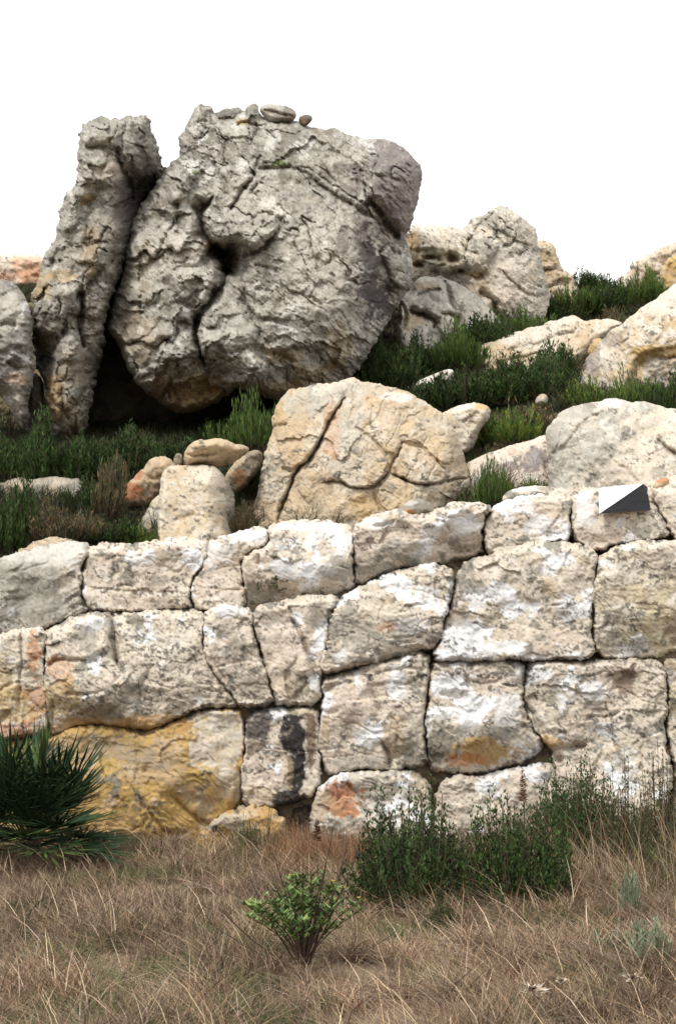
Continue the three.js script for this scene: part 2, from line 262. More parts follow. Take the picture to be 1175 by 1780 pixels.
// top course
block([-80, 1012, 0, 976, 35, 962, 70, 952, 130, 946, 153, 950, 157, 962, 145, 974, 142, 1010, 144, 1040, 156, 1056, 150, 1066, 118, 1080, 78, 1092, 55, 1102, 25, 1112, -80, 1122], { z: 14.0, er: 44, bulge: 0.4, gy: 0.1, n: { stri: [24, 0.6, 0.13, 0.06] }, col: { t: ['ash2', 'cream', 'ash'], white: 0.2, grey: 0.5, b: [[70, 968, 80, 22, 'crust', 0.7], [120, 955, 40, 15, 'crust', 0.7], [60, 1055, 70, 40, 'grey', 0.5], [30, 1000, 60, 30, 'grey', 0.4]] } });
block([150, 966, 165, 952, 205, 946, 240, 949, 290, 940, 330, 937, 352, 944, 359, 956, 352, 978, 344, 992, 334, 1003, 331, 1035, 336, 1060, 300, 1061, 250, 1064, 190, 1063, 158, 1054, 148, 1040, 144, 1000], { z: 13.95, er: 34, bulge: 0.34, gy: 0.1, cracks: [{ p: [150, 1024, 230, 1030, 330, 1032], w: 3, d: 0.03 }], col: { white: 0.3, speck: 0.75, b: [[300, 962, 45, 15, 'brown', 0.35], [245, 968, 30, 16, 'white', 0.7], [330, 960, 20, 14, 'white', 0.7], [275, 1010, 30, 10, 'dgrey', 0.4]] } });
block([362, 958, 374, 938, 400, 930, 430, 924, 455, 919, 466, 926, 464, 942, 444, 956, 422, 968, 420, 1000, 424, 1042, 424, 1058, 390, 1058, 350, 1062, 338, 1058, 333, 1035, 336, 1003, 347, 992, 354, 980], { z: 13.92, er: 30, bulge: 0.3, gy: 0.1, cracks: [{ p: [338, 1020, 380, 1026, 420, 1024], w: 3, d: 0.03 }], col: { white: 0.5, b: [[430, 935, 40, 14, 'white', 0.8], [370, 960, 30, 30, 'white', 0.5]] } });
block([466, 944, 468, 920, 480, 910, 510, 906, 545, 908, 578, 914, 604, 917, 611, 930, 611, 970, 613, 1005, 619, 1019, 585, 1033, 540, 1040, 480, 1050, 430, 1057, 425, 1040, 421, 970, 444, 956], { z: 13.9, er: 30, bulge: 0.38, gy: 0.1, ctl: [[430, 1000, 0], [520, 960, 0.06], [600, 990, 0.02], [520, 1000, 0.1], [480, 1038, -0.22], [560, 1030, -0.2], [520, 915, -0.1]], cracks: [{ p: [466, 940, 450, 960, 452, 985], w: 4, d: 0.06 }], col: { white: 0.55, b: [[570, 955, 18, 26, 'tan', 0.6], [590, 935, 24, 14, 'white', 0.8], [500, 990, 40, 18, 'white', 0.75], [585, 990, 30, 24, 'grey', 0.6], [450, 1030, 40, 20, 'grey', 0.6], [520, 915, 50, 8, 'white', 0.7]] } });
block([614, 926, 620, 914, 645, 902, 672, 893, 692, 889, 722, 897, 760, 888, 800, 877, 835, 877, 851, 882, 840, 902, 838, 945, 839, 964, 800, 976, 760, 982, 720, 987, 660, 1001, 619, 1018, 614, 990], { z: 13.88, er: 32, bulge: 0.4, gy: 0.1, ctl: [[700, 920, 0.04], [700, 955, 0.1], [700, 988, -0.2], [800, 965, -0.2], [640, 1005, -0.2], [780, 920, 0.08], [630, 930, 0]], cracks: [{ p: [628, 915, 655, 912, 690, 903], w: 4, d: 0.06 }, { p: [768, 905, 785, 930], w: 3, d: 0.03 }], col: { white: 0.4, grey: 0.42, b: [[800, 915, 40, 30, 'white', 0.85], [650, 910, 35, 10, 'white', 0.8], [690, 960, 50, 20, 'grey', 0.6], [800, 945, 35, 16, 'dgrey', 0.6], [680, 900, 20, 6, 'tan', 0.6], [650, 985, 40, 14, 'grey', 0.6]] } });
block([846, 962, 842, 925, 850, 900, 868, 876, 905, 861, 950, 858, 988, 862, 990, 880, 988, 905, 993, 938, 950, 942, 900, 952, 870, 962], { z: 13.9, er: 32, bulge: 0.34, gy: 0.14, col: { white: 0.55, grey: 0.15, b: [[890, 880, 40, 18, 'white', 0.7], [900, 945, 50, 8, 'grey', 0.6], [960, 890, 28, 10, 'tan', 0.35], [940, 915, 40, 20, 'white', 0.6]] } });
block([995, 938, 991, 902, 994, 872, 1010, 856, 1040, 850, 1085, 848, 1130, 850, 1140, 872, 1152, 905, 1162, 930, 1130, 941, 1100, 945, 1062, 948, 1035, 958, 1012, 947], { z: 13.92, er: 28, bulge: 0.32, gy: 0.12, col: { white: 0.3, grey: 0.4, b: [[1015, 885, 26, 28, 'white', 0.6], [1115, 915, 40, 16, 'grey', 0.4], [1060, 935, 60, 8, 'brown', 0.4]] } });
block([1140, 880, 1134, 854, 1147, 842, 1180, 838, 1260, 838, 1260, 934, 1200, 936, 1168, 936, 1154, 905], { z: 13.95, er: 28, bulge: 0.3, gy: 0.12, col: { white: 0.3, grey: 0.3 } });
// middle course
block([-80, 1120, 0, 1110, 30, 1098, 60, 1097, 74, 1093, 78, 1120, 75, 1160, 78, 1200, 82, 1262, 60, 1275, 0, 1285, -80, 1290], { z: 13.5, er: 20, cracks: [{ p: [38, 1100, 36, 1160, 34, 1240], w: 3.5, d: 0.06 }, { p: [0, 1200, 12, 1190, 34, 1186], w: 3, d: 0.04 }, { p: [-20, 1262, 5, 1255, 20, 1236], w: 5, d: 0.08 }], col: { white: 0.1, grey: 0.1, b: [[60, 1140, 16, 40, 'orange', 0.65], [62, 1215, 26, 30, 'rust', 0.55], [10, 1230, 60, 40, 'gold', 0.5], [20, 1275, 60, 24, 'rust', 0.6], [-20, 1190, 50, 50, 'gold', 0.35]] } });
block([78, 1112, 86, 1092, 110, 1086, 130, 1070, 165, 1065, 190, 1067, 203, 1070, 230, 1063, 300, 1061, 345, 1062, 352, 1072, 350, 1095, 356, 1140, 366, 1165, 384, 1185, 408, 1212, 414, 1230, 380, 1229, 340, 1232, 310, 1245, 278, 1264, 245, 1268, 190, 1258, 150, 1258, 118, 1268, 86, 1276, 79, 1200], { z: 13.52, er: 24, bulge: 0.26, gy: 0.06, ctl: [[100, 1100, -0.05], [280, 1080, -0.08], [200, 1180, 0.06], [320, 1180, 0.05], [120, 1180, 0.04], [180, 1215, 0.1], [180, 1250, -0.16], [290, 1240, -0.06], [110, 1250, -0.12], [380, 1215, -0.02]], cracks: [{ p: [196, 1062, 195, 1085, 201, 1110, 203, 1156], w: 7, d: 0.2 }, { p: [115, 1205, 140, 1210, 185, 1196], w: 3, d: 0.035 }, { p: [82, 1158, 105, 1142, 150, 1150, 175, 1150], w: 3, d: 0.035 }, { p: [82, 1170, 90, 1200, 92, 1262], w: 3, d: 0.03 }, { p: [232, 1155, 245, 1190, 238, 1260], w: 3, d: 0.03 }], zones: [{ p: [86, 1105, 90, 1092, 130, 1070, 190, 1068, 195, 1090, 190, 1130, 150, 1150, 105, 1142, 80, 1160], h: 0.05, e: 10 }], col: { white: 0.15, grey: 0.28, speck: 0.8, b: [[160, 1085, 38, 14, 'white', 0.7], [105, 1165, 24, 34, 'orange', 0.45], [100, 1215, 40, 40, 'gold', 0.5], [160, 1245, 60, 22, 'brown', 0.55], [200, 1220, 40, 30, 'grey', 0.35], [230, 1258, 50, 10, 'ochre', 0.6], [270, 1255, 50, 16, 'ochre', 0.6], [130, 1260, 60, 14, 'ochre', 0.6], [150, 1110, 26, 22, 'grey', 0.5]] } });
block([357, 1078, 364, 1060, 385, 1051, 420, 1053, 437, 1064, 441, 1090, 454, 1140, 470, 1192, 476, 1219, 450, 1227, 421, 1231, 411, 1213, 387, 1184, 369, 1163, 359, 1140, 355, 1100], { z: 13.5, er: 26, bulge: 0.28, gy: 0.04, cracks: [{ p: [380, 1165, 395, 1185, 418, 1222], w: 3, d: 0.03 }], col: { white: 0.15, speck: 0.7, b: [[405, 1062, 36, 12, 'white', 0.7], [395, 1085, 14, 16, 'brown', 0.3], [420, 1130, 30, 24, 'grey', 0.55], [440, 1190, 30, 34, 'grey', 0.45], [400, 1112, 18, 8, 'brown', 0.3]] } });
block([443, 1072, 453, 1055, 490, 1046, 540, 1038, 580, 1037, 588, 1046, 573, 1072, 570, 1110, 556, 1165, 553, 1185, 556, 1212, 540, 1224, 500, 1227, 480, 1221, 471, 1190, 453, 1130, 442, 1092], { z: 13.52, er: 22, bulge: 0.24, gy: 0.04, cracks: [{ p: [503, 1076, 520, 1098, 532, 1122, 546, 1162, 552, 1182], w: 5, d: 0.1 }, { p: [575, 1058, 572, 1080], w: 4, d: 0.06 }], zones: [{ p: [445, 1070, 455, 1058, 500, 1050, 504, 1078, 532, 1124, 548, 1175, 500, 1220, 478, 1218, 455, 1130], h: 0.035, e: 8 }], col: { white: 0.12, grey: 0.25, b: [[490, 1150, 40, 60, 'pink', 0.5], [556, 1105, 16, 10, 'white', 0.8], [545, 1185, 12, 16, 'white', 0.8], [500, 1200, 50, 24, 'tan', 0.35], [555, 1070, 22, 24, 'grey', 0.6], [470, 1070, 30, 16, 'grey', 0.4], [575, 1130, 16, 40, 'grey', 0.4]] } });
block([590, 1048, 620, 1026, 660, 1007, 700, 992, 740, 986, 778, 984, 787, 998, 785, 1040, 770, 1078, 763, 1112, 745, 1128, 700, 1139, 655, 1154, 600, 1160, 560, 1168, 560, 1140, 573, 1100, 576, 1072], { z: 13.5, er: 28, bulge: 0.3, gy: 0.08, ctl: [[640, 1060, 0.04], [740, 1050, 0.1], [690, 1020, 0], [740, 1110, 0.04], [600, 1130, -0.03], [680, 1130, 0.04], [720, 1135, -0.1]], cracks: [{ p: [655, 1152, 690, 1140, 740, 1128], w: 6, d: 0.12 }], col: { white: 0.3, grey: 0.28, b: [[690, 1020, 26, 26, 'white', 0.9], [745, 1040, 28, 26, 'white', 0.85], [620, 1090, 44, 40, 'grey', 0.55], [660, 1065, 40, 26, 'cream', 0.7], [666, 1090, 20, 10, 'orange', 0.35], [620, 1148, 26, 8, 'grey', 0.8], [705, 1110, 50, 18, 'grey', 0.4], [590, 1145, 16, 16, 'white', 0.7], [675, 1042, 14, 10, 'tan', 0.6], [720, 1085, 30, 16, 'white', 0.5]] } });
block([793, 1012, 800, 986, 830, 971, 880, 957, 902, 949, 950, 944, 1000, 945, 1024, 954, 1035, 968, 1034, 1000, 1028, 1040, 1030, 1100, 1030, 1142, 990, 1145, 920, 1145, 880, 1143, 820, 1149, 772, 1151, 757, 1144, 766, 1115, 773, 1082, 788, 1042], { z: 13.5, er: 26, bulge: 0.3, gy: 0.08, cracks: [{ p: [898, 955, 902, 975, 908, 992], w: 3, d: 0.03 }], col: { white: 0.62, grey: 0.2, b: [[810, 1100, 55, 16, 'white', 0.9], [870, 1125, 60, 14, 'white', 0.8], [820, 1018, 26, 16, 'grey', 0.6], [955, 1020, 16, 22, 'tan', 0.6], [930, 1088, 12, 8, 'dgrey', 0.6], [937, 1107, 10, 9, 'dgrey', 0.6], [800, 1080, 26, 12, 'grey', 0.5], [990, 1070, 26, 24, 'grey', 0.35], [1015, 980, 14, 14, 'tan', 0.5], [930, 995, 14, 10, 'grey', 0.5]] } });
block([1038, 978, 1050, 963, 1076, 951, 1110, 945, 1175, 940, 1260, 938, 1260, 1125, 1190, 1128, 1165, 1134, 1150, 1142, 1100, 1144, 1036, 1142, 1033, 1100, 1031, 1040], { z: 13.48, er: 22, bulge: 0.26, gy: 0.06, ctl: [[1160, 1110, -0.2], [1100, 1050, 0.05], [1060, 1100, 0], [1100, 960, -0.05], [1250, 1000, 0]], col: { t: ['yellow', 'cream', 'pale'], white: 0.2, grey: 0.28, b: [[1090, 1030, 44, 16, 'tan', 0.5], [1070, 1120, 50, 22, 'grey', 0.5], [1130, 1110, 40, 18, 'grey', 0.35], [1170, 1105, 20, 20, 'brown', 0.6], [1050, 980, 16, 10, 'white', 0.7]] } });
// bottom course
block([-80, 1296, 0, 1290, 60, 1284, 95, 1280, 122, 1266, 150, 1260, 200, 1263, 250, 1275, 285, 1266, 318, 1248, 348, 1236, 390, 1234, 426, 1237, 426, 1290, 421, 1330, 418, 1402, 392, 1416, 352, 1452, 332, 1485, 320, 1530, -80, 1530], { z: 13.55, er: 16, bulge: 0.22, ctl: [[0, 1300, -0.02], [400, 1260, 0.02], [200, 1290, -0.03], [200, 1380, 0.1], [380, 1350, 0.05], [250, 1440, 0.02], [370, 1410, -0.1], [150, 1440, 0.06], [200, 1490, -0.06]], cracks: [{ p: [240, 1275, 242, 1320, 234, 1360], w: 3, d: 0.03 }, { p: [236, 1378, 255, 1410, 275, 1435, 300, 1452, 330, 1448], w: 4, d: 0.045 }, { p: [298, 1382, 325, 1412, 352, 1432, 372, 1432], w: 4, d: 0.05 }, { p: [255, 1412, 250, 1435, 225, 1448], w: 3, d: 0.03 }, { p: [190, 1450, 240, 1470, 320, 1462], w: 4, d: 0.05 }, { p: [395, 1362, 412, 1352, 424, 1330], w: 3, d: 0.03 }], n: { flake: [0.8, 0.016] }, col: { t: ['gold', 'ochre', 'tan'], white: 0, mo: 0.14, wc: 'sand', grey: 0.1, speck: 0.35, b: [[375, 1290, 60, 55, 'pale', 0.75, 1.0], [400, 1260, 50, 26, 'pale', 0.8], [400, 1365, 24, 40, 'cream', 0.7], [280, 1330, 50, 50, 'sand', 0.5], [360, 1385, 50, 30, 'tan', 0.6], [160, 1300, 60, 30, 'sand', 0.5], [190, 1440, 60, 30, 'ochre', 0.6], [30, 1300, 60, 30, 'brown', 0.5], [320, 1460, 24, 22, 'cream', 0.5], [210, 1300, 60, 26, 'ash3', 0.4]] } }, 'ochre block at the left foot of the ledge');
block([429, 1237, 480, 1234, 530, 1232, 548, 1238, 554, 1256, 556, 1300, 555, 1355, 545, 1384, 500, 1394, 462, 1404, 428, 1403, 421, 1340, 429, 1290], { z: 13.48, er: 16, bulge: 0.22, cracks: [{ p: [432, 1318, 452, 1302, 465, 1290], w: 3, d: 0.03 }, { p: [440, 1350, 462, 1338], w: 3, d: 0.03 }], col: { white: 0.1, grey: 0.1, speck: 0.5, b: [[448, 1256, 25, 32, 'purple', 0.85, 0.9], [505, 1275, 24, 44, 'dark', 1, 0.8], [514, 1318, 15, 72, 'dark', 1, 0.8], [542, 1275, 9, 60, 'brown', 0.8], [512, 1388, 44, 14, 'dark', 0.95], [500, 1340, 10, 30, 'tan', 0.5], [520, 1236, 40, 7, 'yellow', 0.6], [450, 1380, 30, 20, 'sand', 0.4]] } }, 'block with black run-off streaks');
block([559, 1185, 600, 1172, 650, 1155, 700, 1142, 742, 1134, 744, 1160, 738, 1230, 738, 1290, 741, 1331, 700, 1336, 676, 1337, 640, 1336, 600, 1341, 563, 1352, 557, 1300, 556, 1250, 561, 1218], { z: 13.45, er: 20, bulge: 0.26, ctl: [[570, 1200, -0.03], [640, 1250, 0.08], [700, 1200, 0.04], [720, 1310, 0.02], [620, 1320, 0], [560, 1330, -0.1]], cracks: [{ p: [642, 1172, 650, 1210, 660, 1240], w: 4, d: 0.05 }, { p: [662, 1288, 672, 1310, 678, 1338], w: 6, d: 0.1 }, { p: [560, 1204, 580, 1192, 612, 1186], w: 5, d: 0.07 }, { p: [648, 1172, 690, 1164, 740, 1164], w: 3, d: 0.03 }], col: { white: 0.25, grey: 0.3, b: [[640, 1280, 30, 22, 'white', 0.6], [690, 1190, 18, 30, 'white', 0.7], [700, 1290, 40, 34, 'grey', 0.55], [720, 1325, 30, 16, 'dgrey', 0.6], [685, 1280, 24, 40, 'tan', 0.6], [630, 1325, 50, 14, 'grey', 0.5], [610, 1230, 40, 40, 'pink', 0.6], [565, 1280, 8, 40, 'sand', 0.7]] } });
block([748, 1153, 790, 1152, 870, 1147, 913, 1150, 911, 1172, 907, 1195, 904, 1220, 919, 1250, 938, 1276, 944, 1298, 924, 1317, 870, 1334, 800, 1345, 762, 1342, 743, 1334, 741, 1280, 743, 1220], { z: 13.42, er: 20, bulge: 0.28, ctl: [[760, 1170, -0.02], [890, 1170, -0.02], [830, 1230, 0.06], [830, 1290, 0.12], [780, 1320, -0.02], [860, 1325, -0.12], [920, 1300, -0.04]], cracks: [{ p: [915, 1150, 910, 1180, 906, 1200], w: 6, d: 0.1 }, { p: [740, 1300, 739, 1330], w: 4, d: 0.06 }], col: { white: 0.3, grey: 0.35, b: [[815, 1235, 46, 36, 'white', 0.95], [775, 1195, 32, 20, 'white', 0.9], [880, 1240, 36, 40, 'white', 0.6], [790, 1205, 26, 8, 'grey', 0.85], [840, 1275, 80, 20, 'grey', 0.65], [840, 1305, 60, 24, 'ochre', 0.85], [810, 1322, 30, 14, 'orange', 0.7], [760, 1290, 26, 26, 'grey', 0.7], [750, 1320, 20, 20, 'dgrey', 0.6], [900, 1295, 36, 24, 'grey', 0.5], [760, 1255, 30, 20, 'grey', 0.7], [905, 1165, 12, 12, 'white', 0.7]] } });
block([920, 1153, 935, 1149, 1050, 1148, 1110, 1148, 1148, 1150, 1160, 1175, 1158, 1230, 1150, 1262, 1165, 1330, 1160, 1380, 1140, 1480, 1000, 1480, 970, 1400, 964, 1340, 964, 1312, 948, 1290, 924, 1250, 909, 1215, 913, 1190], { z: 13.42, er: 18, bulge: 0.26, ctl: [[940, 1170, -0.04], [1040, 1220, 0.05], [990, 1270, 0.05], [1000, 1300, -0.02], [1060, 1340, 0.06], [1120, 1250, 0.02], [1000, 1400, 0.05]], cracks: [{ p: [905, 1215, 925, 1245, 945, 1280, 960, 1310, 975, 1330], w: 5, d: 0.08 }, { p: [1062, 1262, 1072, 1310, 1088, 1350], w: 4, d: 0.06 }, { p: [945, 1300, 985, 1305, 1018, 1295], w: 4, d: 0.06 }, { p: [1020, 1245, 1060, 1250, 1095, 1220], w: 3, d: 0.03 }], zones: [{ p: [938, 1280, 955, 1275, 975, 1288, 970, 1305, 950, 1302], h: 0.07, e: 10 }], col: { white: 0.45, grey: 0.22, b: [[1085, 1185, 22, 20, 'brown', 0.7, 1.5], [960, 1188, 12, 9, 'dgrey', 0.5], [955, 1217, 16, 8, 'grey', 0.7], [1030, 1225, 26, 12, 'grey', 0.6], [956, 1290, 22, 12, 'ochre', 0.8], [1008, 1292, 12, 9, 'brown', 0.5], [1030, 1200, 30, 18, 'white', 0.7], [1050, 1270, 20, 14, 'white', 0.7], [1090, 1310, 40, 30, 'yellow', 0.4], [1010, 1178, 20, 9, 'grey', 0.5], [1120, 1240, 30, 10, 'grey', 0.5]] } });
block([1154, 1152, 1180, 1150, 1260, 1145, 1260, 1480, 1165, 1480, 1172, 1340, 1160, 1262, 1164, 1200], { z: 13.46, er: 18, bulge: 0.24, col: { t: ['yellow', 'cream', 'pale'], white: 0.2, grey: 0.2, b: [[1165, 1165, 16, 20, 'brown', 0.6]] } });
block([550, 1395, 568, 1358, 600, 1344, 655, 1340, 700, 1342, 738, 1350, 750, 1380, 748, 1480, 545, 1490, 544, 1430], { z: 13.3, er: 24, bulge: 0.26, cracks: [{ p: [700, 1345, 715, 1370, 712, 1400], w: 4, d: 0.05 }, { p: [600, 1360, 628, 1385, 640, 1420], w: 4, d: 0.05 }], col: { t: ['cream', 'pale', 'ash2'], white: 0.4, grey: 0.2, b: [[600, 1395, 34, 34, 'orange', 0.75], [596, 1372, 30, 14, 'rust', 0.55], [612, 1408, 18, 14, 'rust', 0.55], [560, 1400, 16, 30, 'sand', 0.6], [730, 1370, 20, 24, 'tan', 0.5]] } });
block([753, 1386, 770, 1358, 800, 1352, 835, 1354, 895, 1340, 938, 1326, 962, 1336, 967, 1372, 968, 1480, 752, 1480], { z: 13.3, er: 22, bulge: 0.24, col: { white: 0.6, grey: 0.1, b: [[935, 1352, 30, 16, 'white', 0.9], [900, 1370, 40, 12, 'cream', 0.6]] } });
block([318, 1540, 330, 1482, 368, 1432, 400, 1412, 432, 1402, 470, 1408, 496, 1432, 505, 1540], { z: 13.25, er: 20, bulge: 0.22, gy: -0.05, cracks: [{ p: [380, 1445, 395, 1462, 410, 1480], w: 3, d: 0.03 }], col: { t: ['ochre', 'gold', 'sand'], white: 0, mo: 0.12, wc: 'sand', grey: 0.1, b: [[395, 1425, 34, 14, 'cream', 0.7], [375, 1440, 8, 7, 'dark', 0.9, 0.4], [370, 1490, 40, 30, 'orange', 0.45]] } });
block([500, 1408, 540, 1396, 552, 1410, 552, 1540, 498, 1540], { z: 13.62, er: 14, bulge: 0.15, col: { t: ['brown', 'ash3', 'tan'], speck: 0.2, b: [[522, 1430, 26, 60, 'dark', 0.8]] } });
// the ledge runs on past both edges of the view
for (const [x0, x1, tops] of [[-440, -82, [1000, 1118, 1292, 1530]], [1262, 1600, [846, 936, 1140, 1490]]]) for (let c = 0; c < 3; c++) {
  const r = rng(x0 + 1000 + c * 7); let x = x0;
  while (x < x1 - 30) { const w = Math.min(x1 - x, 110 + 90 * r()), e = x1 - x - w < 60 ? x1 : x + w, j = () => (r() - 0.5) * 10, A = tops[c], B = tops[c + 1] - 2, y0 = A + (c ? 0 : 30 * Math.abs(x - (x0 < 0 ? x1 : x0)) / 360);
    block([x + 8, y0 + 12, x + 24, y0 + j() * .5, (x + e) / 2, y0 - 4 + j(), e - 22, y0 + j() * .5, e - 3, y0 + 16, e - 1, (y0 + B) / 2 + j(), e - 3, B - 4, (x + e) / 2, B + j() * .4, x + 6, B - 3, x + 2, (y0 + B) / 2 + j()], { z: [13.95, 13.5, 13.45][c], er: 26, bulge: 0.3, gy: 0.06, step: 3.5 }); x = e; }
}
console.log('ledge', Date.now() % 1e6);

// ---------------------------------------------------------------- stones lying on the ledge
const SN = { rough: [0.12, 0.02], stri: [10, 0.3, 0.05, 0.015] };
rock('loose_stone', 'small wedge of stone with orange lichen lying on the ledge', 'stone', { out: [690, 894, 704, 875, 724, 866, 742, 870, 757, 886, 752, 897, 700, 900], z: 13.72, er: 16, bulge: 0.1, back: 0.2, warp: 1.2, seed: 301, n: SN, col: { t: ['ash', 'ash3', 'ash2'], b: [[712, 890, 10, 8, 'orange', 0.95], [712, 874, 18, 6, 'crust', 0.7], [735, 885, 18, 10, 'ash3', 0.7]] } });
rock('flat_stone', 'flat grey slab resting on the top of the ledge', 'stone', { out: [870, 874, 878, 856, 905, 846, 945, 843, 970, 850, 988, 862, 960, 870, 900, 872], z: 14.0, er: 12, bulge: 0.12, back: 0.3, warp: 1.2, seed: 311, n: SN, col: { t: ['ash2', 'cream', 'ash'], grey: 0.5, b: [[910, 850, 26, 6, 'white', 0.6], [950, 850, 16, 6, 'dgrey', 0.5]] } });
rock('loose_stone', 'little tan stone with rust edge at the right end of the ledge top', 'stone', { out: [1130, 850, 1140, 836, 1156, 828, 1164, 834, 1160, 846, 1150, 855], z: 13.85, er: 10, bulge: 0.08, back: 0.15, warp: 1, seed: 321, n: SN, col: { t: ['tan', 'sand', 'ash'], b: [[1148, 834, 10, 6, 'orange', 0.8]] } });
{ // the wedge with one white and one black face
  const z = 13.52, A = U(1040, 848, z + 0.12), B = U(1117, 841, z + 0.12), Cc = U(1041, 893, z - 0.06), D = U(1130, 887, z + 0.04), E = U(1124, 846, z + 0.22), F = U(1042, 850, z + 0.35), G = U(1128, 870, z + 0.35), H = U(1050, 880, z + 0.35);
  const wedge = new THREE.Group();
  const face = (name, tris, color, sub, seed) => {
    const P = [], I = [], T = [];
    for (const [a, b, c] of tris) { // fine mesh of one facet, lightly rough
      const n = sub, base = P.length / 3, id = (i, j) => base + i * (i + 1) / 2 + j;
      for (let i = 0; i <= n; i++) for (let j = 0; j <= i; j++) { const u = 1 - i / n, w = j / n, v = 1 - u - w, q = [0, 1, 2].map((k) => a[k] * u + b[k] * v + c[k] * w), r = 0.006 * fbm(q[0] * 25, q[1] * 25, q[2] * 25 + seed, 3); P.push(q[0] + r, q[1] + r, q[2] - r); T.push(q[0], q[1]); }
      for (let i = 0; i < n; i++) for (let j = 0; j <= i; j++) { I.push(id(i, j), id(i + 1, j), id(i + 1, j + 1)); if (j < i) I.push(id(i, j), id(i + 1, j + 1), id(i, j + 1)); }
    }
    const g = new THREE.BufferGeometry(); g.setAttribute('position', new THREE.Float32BufferAttribute(P, 3)); g.setAttribute('uv', new THREE.Float32BufferAttribute(T, 2)); g.setIndex(I); g.computeVertexNormals();
    const m = shadows(new THREE.Mesh(g, new THREE.MeshStandardMaterial({ color: new THREE.Color().setRGB(...color), roughness: 0.85, side: THREE.DoubleSide, bumpMap: grit, bumpScale: 0.01 }))); m.name = name; wedge.add(m); return m;
  };
  face('white_face', [[A, Cc, B]], [0.82, 0.82, 0.8], 14, 1);
  face('black_face', [[B, Cc, D], [B, D, E]], [0.012, 0.012, 0.016], 14, 2);
  face('rear_face', [[A, B, F], [B, E, F], [E, G, F], [E, D, G], [D, Cc, H], [D, H, G], [Cc, A, F], [Cc, F, H], [F, G, H]], [0.4, 0.37, 0.32], 4, 3);
  addTop(wedge, 'wedge_stone', 'angular stone with a bright white face and a black face on the ledge', 'stone');
}

